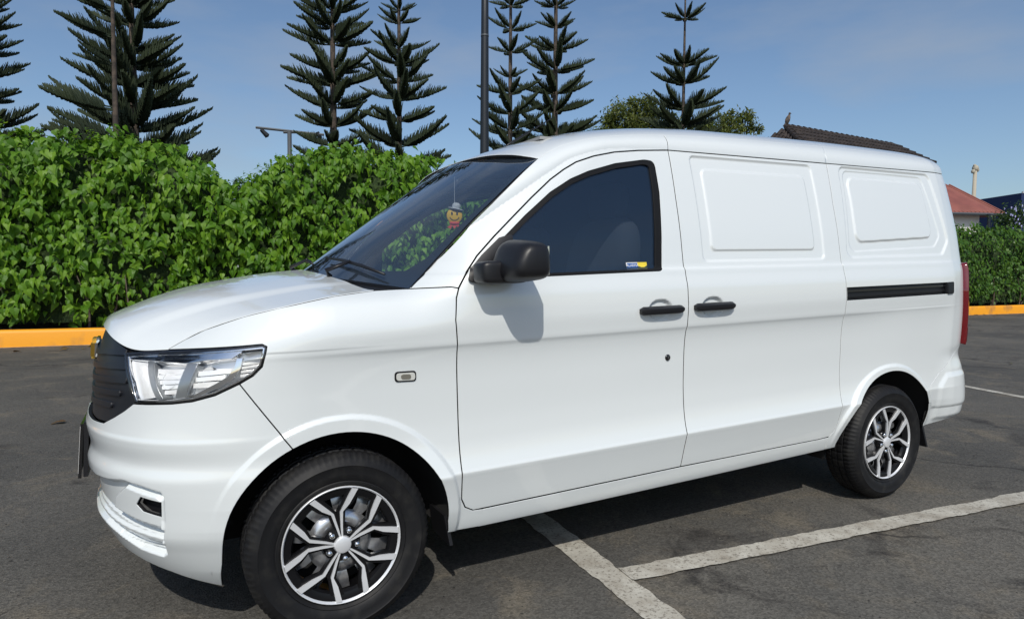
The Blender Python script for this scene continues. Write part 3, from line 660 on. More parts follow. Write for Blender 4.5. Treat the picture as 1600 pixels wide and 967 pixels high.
m = MB(); V, F = superell((.545,-.056,1.160), (.180,.100,.078), 5.5); m.add(V, F); m.obj('mirror_arm', BLACKP, mir, smooth=True)
panel('mirror_base', rounded([(.452,1.128),(.475,1.170),(.520,1.215),(.592,1.275),(.640,1.290),(.640,1.138),(.50,1.122)], [.02,0,0,0,.01,.01,.02]), [BLACKP], mir, h=.012, off=-.016, gap=0, hem=.022)
farcopy(mir, VAN).location = (0, 2*HALF, 0)
# wheels
def make_wheel(loc):
    """outer face towards -Y at y=0, centre at origin"""
    R_ = .297; prof = [(.185,.040),(.192,.014),(.200,.008),(.206,.0015),(.209,.0035),(.216,-.002),(.235,-.006),(.256,-.006),(.260,-.0085),(.263,-.006),(.274,.000),(.285,.009),(.290,.018),(.2955,.024),(.2965,.034),(.2965,.050),(.290,.052),(.290,.058),(.297,.060),(.297,.083),(.290,.085),(.290,.091),(.2965,.093),(.2965,.116),(.290,.118),(.290,.124),(.2955,.126),(.2955,.150),(.285,.166),(.262,.180),(.22,.178),(.19,.15)]
    def mod(i, j, r, y):
        if r > .284 and (y < .052 or y > .124): return r-(.0040 if (j % 3 == 0) else 0)
        if r > .293: return r-(.004 if ((j+2) % 6 == 0) else 0)
        return r
    steel = MB()
    steel.lathe([(.0,.050),(.045,.050),(.055,.040),(.075,.034),(.092,.040),(.104,.052)], 48)
    for k in range(10):
        a0 = math.radians(36*k+8); a1 = math.radians(36*k+28)
        for t0, t1 in ((a0, a1),):
            n = 4; V = []
            for q in range(n+1):
                t = t0+(t1-t0)*q/n
                for r, y in ((.104,.052),(.128,.046),(.150,.056),(.167,.062)): V.append((r*math.cos(t), y, r*math.sin(t)))
            steel.add(V, [(q*4+i, (q+1)*4+i, (q+1)*4+i+1, q*4+i+1) for q in range(n) for i in range(3)])
    wh = steel.obj('wheel', STEEL, VAN, angle=40); wh.location = loc
    t = MB(); t.lathe(prof, 264, mod=mod); t.obj('tyre', TYRE, wh, angle=50)
    t = MB(); t.lathe([(0,.120),(.168,.120)], 32); t.obj('brake_drum', DARK, wh)
    t = MB(); t.lathe([(.172,.150),(.170,.060),(.166,.045),(.172,.020),(.184,.012),(.187,.018)], 64); t.obj('rim_barrel', BLACKC, wh, angle=40)
    # cover: black dish ring, outer lip, ten kinked arms in five pairs, centre cap
    d = MB(); d.lathe([(.183,.010),(.187,.004),(.1895,.002),(.191,.006),(.190,.014)], 80); d.obj('cover_lip', ALU, wh, smooth=True)
    d = MB(); d.lathe([(.170,.050),(.154,.024),(.160,.014),(.172,.010),(.181,.009)], 80); d.lathe([(.030,.012),(.052,.017),(.060,.028),(.056,.036)], 48)
    for k in range(5):
        pc_ = math.radians(98+72*k)
        for sg in (-1, 1):
            A = [(.030,.10),(.060,.125),(.108,.135),(.134,.270),(.183,.385)]; wd = [.008,.011,.014,.020,.024]
            L_, R2 = [], []
            for (r, a), w2 in zip(A, wd):
                a_ = pc_+sg*a; L_.append((r, a_-w2/r/1.0)); R2.append((r, a_+w2/r/1.0))
            ys = [.016,.018,.016,.012,.012]
            V = []
            for i in range(5):
                for (r, a) in (L_[i], R2[i]): V.append((r*math.cos(a), ys[i], r*math.sin(a))); V.append((r*math.cos(a), ys[i]+.014, r*math.sin(a)))
            d.add(V, [(4*i, 4*i+2, 4*i+6, 4*i+4) for i in range(4)]+[(4*i, 4*i+4, 4*i+5, 4*i+1) for i in range(4)]+[(4*i+2, 4*i+3, 4*i+7, 4*i+6) for i in range(4)])
    d.obj('cover_back', BLACKC, wh, angle=40)
    for k in range(5):
        pc_ = math.radians(98+72*k)
        for sg in (-1, 1):
            A = [(.026,.12),(.060,.125),(.108,.135),(.134,.270),(.185,.385)]; wd = [.0026,.0034,.0046,.0086,.0096]; ys = [.010,.011,.009,.006,.003]
            e = MB(); V = []
            for i in range(5):
                r, a = A[i]; a_ = pc_+sg*a
                for q in (-1, 1):
                    aa = a_+q*wd[i]/r; V.append((r*math.cos(aa), ys[i], r*math.sin(aa))); V.append((r*math.cos(aa), ys[i]+.008, r*math.sin(aa)))
            e.add(V, [(4*i, 4*i+2, 4*i+6, 4*i+4) for i in range(4)]+[(4*i, 4*i+4, 4*i+5, 4*i+1) for i in range(4)]+[(4*i+2, 4*i+3, 4*i+7, 4*i+6) for i in range(4)])
            e.obj('spoke', ALU, wh, angle=40)
    e = MB(); e.lathe([(0,.004),(.022,.004),(.026,.006),(.028,.012),(.030,.02)], 40); e.obj('centre_cap', ALU, wh, angle=30)
    for k in range(5):
        a = math.radians(98+36+72*k); e = MB(); c = np.array([.047*math.cos(a), 0, .047*math.sin(a)])
        e.lathe([(0,.002),(.006,.003),(.0085,.006),(.0095,.010),(.0098,.030)], 12); q = e.obj('lug_nut', CHROME, wh, smooth=True); q.location = c+np.array([0,.002,0])
    return wh
wf_ = make_wheel((WF[0], .022, WF[1])); 
def copy_part(o, parent, loc, flip=False):
    c = o.copy(); COL.objects.link(c); c.parent = parent; c.location = loc; c.scale = (1, -1 if flip else 1, 1)
    for ch in [q for q in bpy.data.objects if q.parent is o]:
        d = ch.copy(); COL.objects.link(d); d.parent = c
    return c
wr_ = copy_part(wf_, VAN, (WR[0], .028, WR[1])); wr_.rotation_euler = (0, math.radians(17), 0)
copy_part(wf_, VAN, (WF[0], 2*HALF-.022, WF[1]), True); copy_part(wf_, VAN, (WR[0], 2*HALF-.028, WR[1]), True)
# wheel housings, underside, inner lining
for c_, r_, x0, x1 in ((ARF, .372, -.43, .42), (ARR, .380, -.40, .42)):
    m = MB(); n = 30; rr = r_+.012
    P = [(c_[0]+rr*math.cos(math.radians(a)), c_[1]+rr*math.sin(math.radians(a))) for a in np.linspace(-8, 188, n)]
    m.add([(x, float(shell(np.array(float(x)), np.array(max(.2, z)))[1])+.02, z) for x, z in P]+[(x, .42, z) for x, z in P], [(i, i+1, n+i+1, n+i) for i in range(n-1)]+[tuple(range(n, 2*n))])
    me = m.mesh('wheel_housing', DARK, True); link('wheel_housing', me, VAN); link('wheel_housing', me, VAN, (0, 2*HALF, 0), None, (1, -1, 1))
m = MB(); m.box((1.43,HALF,.30), (1.95,1.45,.06)); m.box((-.40,HALF,.36), (.20,1.0,.08)); m.box((3.38,HALF,.33), (.35,1.3,.08)); m.box((0,HALF,.33), (.8,.75,.14)); m.box((2.85,HALF,.33), (.8,.7,.10))
m.box((1.43,.13,.285), (2.0,.02,.08)); m.box((1.43,2*HALF-.13,.285), (2.0,.02,.08)); m.tube([(2.84,.15,.223),(2.84,2*HALF-.15,.223)], .045, 12); m.obj('underbody', DARK, VAN)
m = MB(); m.box((-.05,.16,.42), (.05,.10,.30)); m.obj('suspension_strut', DARK, VAN)
m = MB(); m.tube([(2.07,.10,.262),(2.12,.10,.262)], .020, 14); m.tube([(2.105,.085,.262),(2.135,.085,.262)], .012, 12); m.obj('exhaust_bracket', STEEL, VAN, smooth=True)
for (xa, za, xb, zb) in ((.372,.30,.384,.195), (3.225,.28,3.250,.130)):
    m = MB(); m.add([(xa,.09,za),(xa,.24,za),(xb,.24,zb),(xb,.07,zb),(xa+.012,.09,za),(xa+.012,.24,za),(xb+.012,.24,zb),(xb+.012,.07,zb)], [(0,1,2,3),(7,6,5,4),(0,3,7,4),(1,5,6,2),(3,2,6,7),(0,4,5,1)])
    me = m.mesh('mud_flap', BLACKP); link('mud_flap', me, VAN); link('mud_flap', me, VAN, (0, 2*HALF, 0), None, (1, -1, 1))
# cab: dashboard, seats, wheel, bulkhead, ceiling, mirror and hanging charm
CAB = VAN
m = MB(); V, F = superell((.42,HALF,1.00), (.62,1.36,.26), 4.5); m.add(V, F); m.obj('dashboard', DASH, CAB, smooth=True)
m = MB(); V, F = superell((.50,.46,1.12), (.16,.34,.10), 3); m.add(V, F); m.obj('instrument_hood', DASH, CAB, smooth=True)
m = MB(); pts = [(.68+.05*math.cos(t)*.4, .46+.185*math.sin(t), 1.08+.175*math.cos(t)) for t in np.linspace(0, 2*math.pi, 33)]; m.tube(pts, .013, 8, caps=False)
m.tube([(.68,.28,1.08),(.655,.46,1.07),(.68,.64,1.08)], .012, 6); m.tube([(.655,.46,1.07),(.50,.46,.98)], .03, 8); m.obj('steering_wheel', BLACKP, CAB, smooth=True)
for yy in (.46, 1.21):
    m = MB(); V, F = superell((1.02,yy,.78), (.50,.48,.16), 3.5); m.add(V, F); V, F = superell((1.24,yy,1.08), (.16,.46,.62), 3.5); V = [np.array(v)+np.array([(v[2]-.78)*.22, 0, 0]) for v in V]; m.add(V, F)
    st = m.obj('seat', FABRIC, CAB, smooth=True); m = MB(); V, F = superell((1.37,yy,1.46), (.10,.26,.18), 3); m.add(V, F); m.obj('headrest', FABRIC, st, smooth=True)
MB().box((1.47,HALF,1.00), (.02,1.34,1.26)).obj('bulkhead', mat('bulkhead_board', (.10,.105,.115), .8), CAB)
MB().box((.95,HALF,.42), (1.05,1.50,.03)).obj('cab_floor', DARK, CAB)
m = MB(); m.box((1.18,HALF,1.705), (.50,1.02,.012)); m.obj('headlining', mat('headlining', (.30,.30,.30), .9), CAB)
for yy in (.50, 1.17): MB().box((.86,yy,1.625), (.17,.34,.012), Matrix.Rotation(-.35, 3, 'Y')).obj('sun_visor', mat('visor', (.30,.30,.30), .9), CAB)
m = MB(); V, F = superell((.72,HALF-.02,1.555), (.035,.24,.065), 3.2); m.add(V, F); m.tube([(.74,HALF,1.58),(.78,HALF,1.65)], .008, 8); m.obj('rear_view_mirror', BLACKP, CAB, smooth=True)
CH = tag(empty('hanging_charm'), 'yellow smiling face charm with grey hat and red neckerchief hanging behind the windscreen', 'charm')
cp = Vector((.700, .70, 1.409)); Rm = Matrix.Rotation(-RKE, 4, 'Y'); CH.location = Rm@cp
fdir = Vector((CAM[0]-CH.location.x, CAM[1]-CH.location.y, 0)).normalized(); CH.scale = (1.15,)*3; CH.rotation_euler = (0, 0, math.atan2(fdir.y, fdir.x)+math.pi/2)
m = MB(); m.lathe([(0,-.008),(.024,-.008),(.030,-.004),(.031,0),(.030,.004),(0,.006)], 32); m.obj('face', YEL, CH, angle=40)
for ex in (-.010, .010): m = MB(); m.lathe([(0,-.0105),(.0042,-.0105),(.0042,-.007)], 12); q = m.obj('eye', BLK, CH); q.location = (ex, 0, .008); q.scale = (.8, 1, 1.5)
m = MB(); m.tube([(.019*math.cos(t), -.009, .019*math.sin(t)) for t in np.linspace(math.radians(200), math.radians(340), 12)], .0014, 5); m.obj('smile', BLK, CH)
m = MB(); V, F = superell((0,-.001,.036), (.034,.026,.030), 2.4, 16, 10); m.add(V, F); V, F = superell((0,-.001,.026), (.064,.040,.008), 2.2, 20, 8); m.add(V, F); hat = m.obj('hat', GREYC, CH, smooth=True); hat.rotation_euler = (0, .2, 0)
m = MB(); m.add([(-.020,-.006,-.024),(.020,-.006,-.024),(0,-.009,-.052)], [(0,1,2)]); m.add([(-.004,-.008,-.026),(-.028,-.008,-.046),(-.014,-.008,-.052)], [(0,1,2)]); m.add([(.004,-.008,-.026),(.028,-.008,-.046),(.014,-.008,-.052)], [(0,1,2)])
V, F = superell((0,-.006,-.030), (.040,.014,.012), 2.4, 12, 8); m.add(V, F); m.obj('neckerchief', REDC, CH)
m = MB(); m.tube([(0,0,.045),(0,0,.150)], .0012, 5); m.obj('cord', GREYC, CH)
# ================================================================== surroundings
def at(px, py, depth):
    """point of the place seen at pixel (px, py) of the 1600x967 photograph, depth metres ahead"""
    d = fw+r2*((px-800)/FPX)-u2*((py-483.5)/FPX); return Vector(CAM)+d*depth
# ------------------------------------------------------------------ ground
def asphalt():
    m = bpy.data.materials.new('asphalt'); m.use_nodes = True; t = m.node_tree; b = t.nodes['Principled BSDF']; n = t.nodes.new; l = t.links.new
    b.inputs['Roughness'].default_value = .88; b.inputs['Specular IOR Level'].default_value = .35
    co = n('ShaderNodeTexCoord')
    def noise(sc, det=4, ro=.5, dist=0):
        q = n('ShaderNodeTexNoise'); q.inputs['Scale'].default_value = sc; q.inputs['Detail'].default_value = det; q.inputs['Roughness'].default_value = ro; q.inputs['Distortion'].default_value = dist; l(co.outputs['Object'], q.inputs['Vector']); return q.outputs[0]
    def rng_(x, a, c_, lo=0, hi=1):
        q = n('ShaderNodeMapRange'); q.inputs[1].default_value = a; q.inputs[2].default_value = c_; q.inputs[3].default_value = lo; q.inputs[4].default_value = hi; l(x, q.inputs[0]); return q.outputs[0]
    def mix(f, a, c_, mode='MIX'):
        q = n('ShaderNodeMix'); q.data_type = 'RGBA'; q.blend_type = mode
        if isinstance(f, float): q.inputs[0].default_value = f
        else: l(f, q.inputs[0])
        for s_, x in ((6, a), (7, c_)):
            if isinstance(x, tuple): q.inputs[s_].default_value = (*x, 1)
            else: l(x, q.inputs[s_])
        return q.outputs[2]
    base = mix(rng_(noise(.55, 5, .6), .40, .62), (.070,.067,.061), (.108,.101,.088))
    base = mix(rng_(noise(2.6, 5, .65, .6), .52, .70), base, (.135,.118,.092))
    base = mix(rng_(noise(1.1, 6, .7, 1.2), .57, .70), base, (.036,.033,.030))
    v = n('ShaderNodeTexVoronoi'); v.inputs['Scale'].default_value = 120; l(co.outputs['Object'], v.inputs['Vector'])
    hs = n('ShaderNodeSeparateColor'); l(v.outputs['Color'], hs.inputs[0])
    grit = rng_(hs.outputs[0], 0, 1, .70, 1.36); g2 = n('ShaderNodeCombineColor'); [l(grit, g2.inputs[i]) for i in range(3)]
    base = mix(1.0, base, g2.outputs[0], 'MULTIPLY')
    base = mix(rng_(noise(60, 3, .7), .66, .72), base, (.20,.18,.15))
    base = mix(rng_(noise(38, 2, .5), .70, .74), base, (.016,.015,.014))
    wv = n('ShaderNodeVectorMath'); wv.operation = 'MULTIPLY_ADD'; wn = n('ShaderNodeTexNoise'); wn.inputs['Scale'].default_value = 1.3; wn.inputs['Detail'].default_value = 6; l(co.outputs['Object'], wn.inputs['Vector']); l(wn.outputs['Color'], wv.inputs[0]); wv.inputs[1].default_value = (.9,.9,0); l(co.outputs['Object'], wv.inputs[2])
    cr = n('ShaderNodeTexVoronoi'); cr.feature = 'DISTANCE_TO_EDGE'; cr.inputs['Scale'].default_value = .42; l(wv.outputs[0], cr.inputs['Vector'])
    mk = n('ShaderNodeMath'); mk.operation = 'MULTIPLY'; l(rng_(cr.outputs['Distance'], .0015, .005, .75, 0), mk.inputs[0]); l(rng_(noise(.35, 3, .5), .50, .56), mk.inputs[1]); base = mix(mk.outputs[0], base, (.020,.018,.016))
    l(base, b.inputs['Base Color'])
    bp = n('ShaderNodeBump'); bp.inputs['Strength'].default_value = .65; bp.inputs['Distance'].default_value = .004
    ad = n('ShaderNodeMath'); ad.operation = 'ADD'; l(v.outputs['Distance'], ad.inputs[0]); l(noise(220, 3, .7), ad.inputs[1]); l(ad.outputs[0], bp.inputs['Height']); l(bp.outputs[0], b.inputs['Normal'])
    return m
ASPH = asphalt()
tag(MB().add([(-400,-300,0),(900,-300,0),(900,900,0),(-400,900,0)], [(0,1,2,3)]).obj('asphalt_ground', ASPH), kind='structure')
def linepaint():
    m = bpy.data.materials.new('worn_line_paint'); m.use_nodes = True; t = m.node_tree; b = t.nodes['Principled BSDF']; n = t.nodes.new; l = t.links.new
    b.inputs['Roughness'].default_value = .8; co = n('ShaderNodeTexCoord'); prev = None
    for sc, a, c_, col in ((7, .36, .66, (.30,.27,.22)), (70, .53, .62, (.20,.18,.15)), (160, .62, .70, (.07,.065,.06))):
        q = n('ShaderNodeTexNoise'); q.inputs['Scale'].default_value = sc; q.inputs['Detail'].default_value = 6; q.inputs['Roughness'].default_value = .65; l(co.outputs['Object'], q.inputs['Vector'])
        r = n('ShaderNodeMapRange'); r.inputs[1].default_value = a; r.inputs[2].default_value = c_; l(q.outputs[0], r.inputs[0])
        x = n('ShaderNodeMix'); x.data_type = 'RGBA'; l(r.outputs[0], x.inputs[0]); x.inputs[7].default_value = (*col, 1)
        if prev is None: x.inputs[6].default_value = (.50,.48,.42, 1)
        else: l(prev, x.inputs[6])
        prev = x.outputs[2]
    l(prev, b.inputs['Base Color']); u = n('ShaderNodeBump'); u.inputs['Strength'].default_value = .5; u.inputs['Distance'].default_value = .003; q = n('ShaderNodeTexNoise'); q.inputs['Scale'].default_value = 180; l(co.outputs['Object'], q.inputs['Vector']); l(q.outputs[0], u.inputs['Height']); l(u.outputs[0], b.inputs['Normal'])
    return m
LINEP = linepaint()
def gline(a, b, w_, z=.004, jit=.006, step=.03, name='parking_line'):
    a, b = np.array(a), np.array(b); d = b-a; n = int(np.hypot(*d)/step); d = d/np.hypot(*d); q = np.array([-d[1], d[0]]); V = []
    j1 = j2 = 0
    for i in range(n+1):
        j1 = j1*.6+rnd.gauss(0, jit)*.5; j2 = j2*.6+rnd.gauss(0, jit)*.5
        c_ = a+(b-a)*i/n
        for k in (-1, -.33, .33, 1): p = c_+q*(k*w_/2+(j1 if k == -1 else j2 if k == 1 else 0)); V.append((p[0], p[1], z))
    me = MB().add(V, [(4*i+k, 4*i+4+k, 4*i+5+k, 4*i+1+k) for i in range(n) for k in range(3)]).mesh(name, LINEP); o = link(name, me); tag(o, kind='structure')
gline((.665,-4.5), (1.345, 4.4), .13); gline((1.063,-.055), (9.5,-.90), .112, z=.008)
gline((6.35,-.62), (7.72, 4.6), .10); gline((-3.9,-4.5), (-3.2,4.4), .125)
tag(MB().box((4.2,4.46,.004), (16,.11,.004)).obj('parking_line', LINEP), kind='structure') if False else None
# ------------------------------------------------------------------ kerb and planting bed (slightly oblique)
K0 = np.array([-12., 10.99]); KD = np.array([1., -.0655]); KD /= np.hypot(*KD); KN = np.array([.0655, 1.]); KN /= np.hypot(*KN)
def kp(t, n_=0, z=0): p = K0+KD*t+KN*n_; return (p[0], p[1], z)
def tkx(x): return (x-K0[0])/KD[0]
KY = mat('yellow_kerb_paint', (.84,.34,.008), .55, noise=(2.6,(.50,.22,.04),.50,.68), bump=(30,.3,.004))
m = MB(); prof = [(0,0),(.012,.21),(.022,.245),(.045,.262),(.10,.265),(.15,.262),(.165,.24),(.165,0)]; V = []; ts = np.linspace(0, 60, 61)
for t in ts: V += [kp(t, p[0]+.004*math.sin(t*1.7), p[1]+.004*math.sin(t*.9)) for p in prof]
n = len(prof); m.add(V, [(i*n+j, (i+1)*n+j, (i+1)*n+j+1, i*n+j+1) for i in range(60) for j in range(n-1)])
tag(m.obj('kerb', KY, smooth=False, angle=50), kind='structure')
m = MB(); V = []
for t in ts: V += [kp(t, -.10, .004), kp(t, .005, .005)]
m.add(V, [(2*i, 2*i+2, 2*i+3, 2*i+1) for i in range(60)]); tag(m.obj('gutter_edge', mat('concrete_gutter', (.30,.27,.23), .9, noise=(6,(.12,.11,.10),.4,.6))), kind='structure')
SOIL = mat('soil', (.075,.050,.032), .95, noise=(5,(.035,.024,.016),.4,.65), bump=(20,.8,.03))
tag(MB().add([kp(0,.15,.225), kp(60,.15,.225), kp(60,4.2,.24), kp(0,4.2,.24), kp(0,4.2,0), kp(60,4.2,0)], [(0,1,2,3),(3,2,5,4)]).obj('planting_bed', SOIL), kind='structure')
# ------------------------------------------------------------------ leaves
def leafmat(name, c1, c2, c3, trans=.35, rough=.38):
    m = bpy.data.materials.new(name); m.use_nodes = True; t = m.node_tree; b = t.nodes['Principled BSDF']; n = t.nodes.new; l = t.links.new
    g = n('ShaderNodeNewGeometry'); oi = n('ShaderNodeObjectInfo'); ad = n('ShaderNodeMath'); ad.operation = 'ADD'; l(g.outputs['Random Per Island'], ad.inputs[0]); l(oi.outputs['Random'], ad.inputs[1])
    fr = n('ShaderNodeMath'); fr.operation = 'FRACT'; l(ad.outputs[0], fr.inputs[0])
    r = n('ShaderNodeValToRGB'); r.color_ramp.elements[0].color = (*c1, 1); r.color_ramp.elements[1].color = (*c3, 1); e = r.color_ramp.elements.new(.5); e.color = (*c2, 1); l(fr.outputs[0], r.inputs[0])
    l(r.outputs[0], b.inputs['Base Color']); b.inputs['Roughness'].default_value = rough; b.inputs['Specular IOR Level'].default_value = .3
    tr = n('ShaderNodeBsdfTranslucent'); hs = n('ShaderNodeHueSaturation'); hs.inputs['Hue'].default_value = .48; hs.inputs['Value'].default_value = 1.6; l(r.outputs[0], hs.inputs['Color']); l(hs.outputs[0], tr.inputs[0])
    mx_ = n('ShaderNodeMixShader'); mx_.inputs[0].default_value = trans; l(b.outputs[0], mx_.inputs[1]); l(tr.outputs[0], mx_.inputs[2]); l(mx_.outputs[0], t.nodes['Material Output'].inputs[0])
    return m
LEAF = leafmat('broad_leaf', (.058,.150,.009), (.095,.215,.013), (.170,.310,.024), .34, .48)
LEAFS = leafmat('small_leaf', (.035,.095,.010), (.055,.130,.014), (.085,.165,.020), .25)
LEAFD = leafmat('dark_leaf', (.020,.050,.012), (.035,.075,.016), (.065,.110,.022), .2)
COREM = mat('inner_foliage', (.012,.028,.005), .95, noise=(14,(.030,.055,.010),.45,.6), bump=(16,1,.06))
BARK = mat('bark', (.13,.10,.075), .9, noise=(12,(.06,.045,.035),.4,.65), bump=(30,.7,.02))
LV = np.array([(0,0,0),(0,.32,.015),(0,.66,-.03),(0,1.08,-.20),(-.24,-.02,.035),(-.38,.22,.080),(-.25,.54,.045),(.24,-.02,.035),(.38,.22,.080),(.25,.54,.045)])
LT = np.array([(0,1,5),(0,5,4),(1,2,6),(1,6,5),(2,3,6),(0,8,1),(0,7,8),(1,9,2),(1,8,9),(2,9,3)])
LV2 = np.array([(0,0,0),(0,.5,.02),(0,1.0,-.10),(-.24,.35,.05),(.24,.35,.05)]); LT2 = np.array([(0,1,3),(1,2,3),(0,4,1),(1,4,2)])
def frames(tip, nrm):
    """rows: side, tip, normal"""
    tip = tip/np.linalg.norm(tip, axis=1)[:,None]; s_ = np.cross(tip, nrm); s_ /= np.linalg.norm(s_, axis=1)[:,None]+1e-9; n_ = np.cross(s_, tip); return np.stack([s_, tip, n_], 1)
def leafset(P, tip, nrm, size, LVx, LTx, wv=None):
    Fm = frames(tip, nrm); n = len(P); lv = LVx[None]*size[:,None,None]
    if wv is not None: lv = lv*np.stack([wv, np.ones(n), np.ones(n)], 1)[:,None,:]
    V = np.einsum('nkc,ncd->nkd', lv, Fm)+P[:,None,:]; T = LTx[None]+(np.arange(n)*len(LVx))[:,None,None]
    return V.reshape(-1,3), T.reshape(-1,3)
def nz3(x, y, s_, seed=0):
    return (np.sin(x*1.7*s_+seed)*np.cos(y*2.3*s_+seed*1.3)+.6*np.sin(x*3.9*s_+y*3.1*s_+seed*2)+.4*np.cos(x*7.3*s_-y*6.1*s_+seed))/2
def hedge(label, cat, x0, x1, top, nrows, size, dens, leafm, LVx, LTx, nind, group=None, shoots=40, setb=.42, minz=.36, deep=1.7, jm=.16):
    base = empty('hedge', kp(tkx((x0+x1)/2), .6, .22)); tag(base, label, cat, group)
    off = np.array(base.location)
    W_ = x1-x0; n = int(dens*W_*3.2); xs = rng.uniform(x0, x1, n); us = rng.uniform(0, 1, n)
    tz = top(xs); face = us < .72; z = np.where(face, minz+(tz-minz)*(us/.72)**.9, tz)
    bul = .24*nz3(xs, z, .8, 1)+.17*nz3(xs, z, 2.6, 4)+.10*nz3(xs, z, 6.5, 5)
    rnd_top = np.clip((z-(tz-.45))/.45, 0, 1)**2*.38; rnd_bot = np.clip((.9-z)/.6, 0, 1)*.22
    yd = np.where(face, setb-bul+rnd_top+rnd_bot, setb+.34+rng.uniform(0, 1, n)*deep); lay = rng.exponential(jm, n)*rng.uniform(.3,1.6,n)
    z = np.where(face, z, tz+.12*nz3(xs, yd*3, 1.6, 2)-.25*((yd-setb-.34)/deep)**2)
    yd = yd+np.where(face, lay, 0); z = z-np.where(face, 0, lay)
    edge = np.minimum(xs-x0, x1-xs); 
    kx = (xs-K0[0])/KD[0]
    # two thirds of the face leaves hang in sprays that stand proud of the rest
    ns = max(20, int(n/22)); cxs = rng.uniform(x0+.05, x1-.05, ns); cu = rng.uniform(.02, 1.0, ns); ctz = top(cxs); czz = minz+.1+(ctz-minz-.05)*cu
    cyd = setb-.26*nz3(cxs, czz, .8, 1)-rng.uniform(.0, .30, ns)+np.clip((czz-(ctz-.45))/.45, 0, 1)**2*.30+np.clip((.9-czz)/.6, 0, 1)*.22
    pick = face & (rng.uniform(0, 1, n) < .62); ci = rng.integers(0, ns, n); dx_ = rng.normal(0, .13*size/.165, n); dz_ = rng.normal(0, .12*size/.165, n); rr2 = (dx_**2+dz_**2)/(.2*size/.165)**2
    xs = np.where(pick, cxs[ci]+dx_, xs); z = np.where(pick, czz[ci]+dz_-.04, z); yd = np.where(pick, cyd[ci]+.16*rr2+rng.uniform(0, .07, n), yd+np.where(face, .10, 0)); lay = np.where(pick, .02, lay); kx = (xs-K0[0])/KD[0]
    P = np.stack([K0[0]+KD[0]*kx+KN[0]*yd, K0[1]+KD[1]*kx+KN[1]*yd, z+rng.normal(0, .03, n)], 1)
    out_ = np.where(face[:,None], np.array([[-.1,-1,.35]]), np.array([[0,-.35,1]]))
    nrm = out_+rng.normal(0, .52, (n, 3)); nrm /= np.linalg.norm(nrm, axis=1)[:,None]
    tip = np.stack([rng.normal(0, .55, n), -.35+rng.normal(0, .25, n), -1+rng.normal(0, .35, n)], 1); tip = np.where(face[:,None], tip, np.stack([rng.normal(0, .8, n), -.6+rng.normal(0, .5, n), -.35+rng.normal(0, .3, n)], 1))
    sz = size*rng.uniform(.62, 1.25, n); wv = rng.uniform(.72, 1.15, n)
    # leafy shoots standing out of the top and the face
    ex = []
    for k in range(shoots):
        sx = rng.uniform(x0+.1, x1-.1); g = rng.uniform(0, 1); b0 = top(np.array([sx]))[0]; kk = (sx-K0[0])/KD[0]; ny = setb+.2+g*.9; hh = rng.uniform(.10, .34)*size/.2
        p0 = np.array([K0[0]+KD[0]*kk+KN[0]*ny, K0[1]+KD[1]*kk+KN[1]*ny, b0-.06]); d = np.array([rng.normal(0,.35), rng.normal(-.2,.3), 1.]); d /= np.linalg.norm(d)
        for q in range(8):
            a = q*2.4; r_ = np.array([math.cos(a), math.sin(a), .1]); ex.append((p0+d*hh*(q+1)/8, r_+np.array([0,0,-.25]), np.array([0,-.2,1])+.5*d-.2*r_, size*rng.uniform(.5,.95)*(1-.05*q)))
    if ex:
        P = np.vstack([P, [e[0] for e in ex]]); tip = np.vstack([tip, [e[1] for e in ex]]); nrm = np.vstack([nrm, [e[2] for e in ex]]); sz = np.concatenate([sz, [e[3] for e in ex]]); wv = np.concatenate([wv, np.ones(len(ex))])
    # single leaves: the nearest outer ones in view
    C_ = np.array(CAM); D = P-C_; dist = np.linalg.norm(D, axis=1); F_ = np.array(fw); zc = D@F_; pxx = 800+FPX*(D@np.array(r2))/zc; pyy = 483.5-FPX*(D@np.array(u2))/zc
    vis = (pxx > 0)&(pxx < 1600)&(pyy > 0)&(pyy < 505); score = sz/dist-(~vis)*10-np.concatenate([np.where(face, lay, lay), np.zeros(len(ex))])*.2
    top_i = np.argsort(-score)[:nind]; rest = np.setdiff1d(np.arange(len(P)), top_i)
    V, T = leafset(P[rest], tip[rest], nrm[rest], sz[rest], LVx, LTx, wv[rest]); me = fast_mesh('leaves', V-off, T, leafm, smooth=False); tag(link('leaves', me, base), kind='stuff')
    lm = fast_mesh('leaf', LVx, LTx, leafm, smooth=False); Fm = frames(tip[top_i], nrm[top_i])
    for i, f_ in zip(top_i, Fm):
        o = bpy.data.objects.new('leaf', lm); COL.objects.link(o); o.parent = base
        M_ = Matrix(f_.tolist()).transposed().to_4x4(); M_ = M_@Matrix.Diagonal((sz[i]*wv[i], sz[i], sz[i], 1)); M_.translation = Vector(P[i]-off); o.matrix_local = M_
    # dark mass of twigs inside
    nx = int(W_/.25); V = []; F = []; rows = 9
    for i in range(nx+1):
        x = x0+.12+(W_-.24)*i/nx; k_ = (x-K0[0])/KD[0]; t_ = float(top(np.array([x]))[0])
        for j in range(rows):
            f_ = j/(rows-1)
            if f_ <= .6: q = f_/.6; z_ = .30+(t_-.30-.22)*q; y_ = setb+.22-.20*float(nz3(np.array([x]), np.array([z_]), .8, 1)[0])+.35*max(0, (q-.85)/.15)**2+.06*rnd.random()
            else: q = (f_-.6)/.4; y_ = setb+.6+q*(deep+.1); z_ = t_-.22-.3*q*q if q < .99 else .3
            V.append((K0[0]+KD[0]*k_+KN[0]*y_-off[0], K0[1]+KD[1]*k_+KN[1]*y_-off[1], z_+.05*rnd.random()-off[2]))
    F = [(i*rows+j, (i+1)*rows+j, (i+1)*rows+j+1, i*rows+j+1) for i in range(nx) for j in range(rows-1)]+[tuple(range(rows)), tuple(range(nx*rows+rows-1, nx*rows-1, -1))]
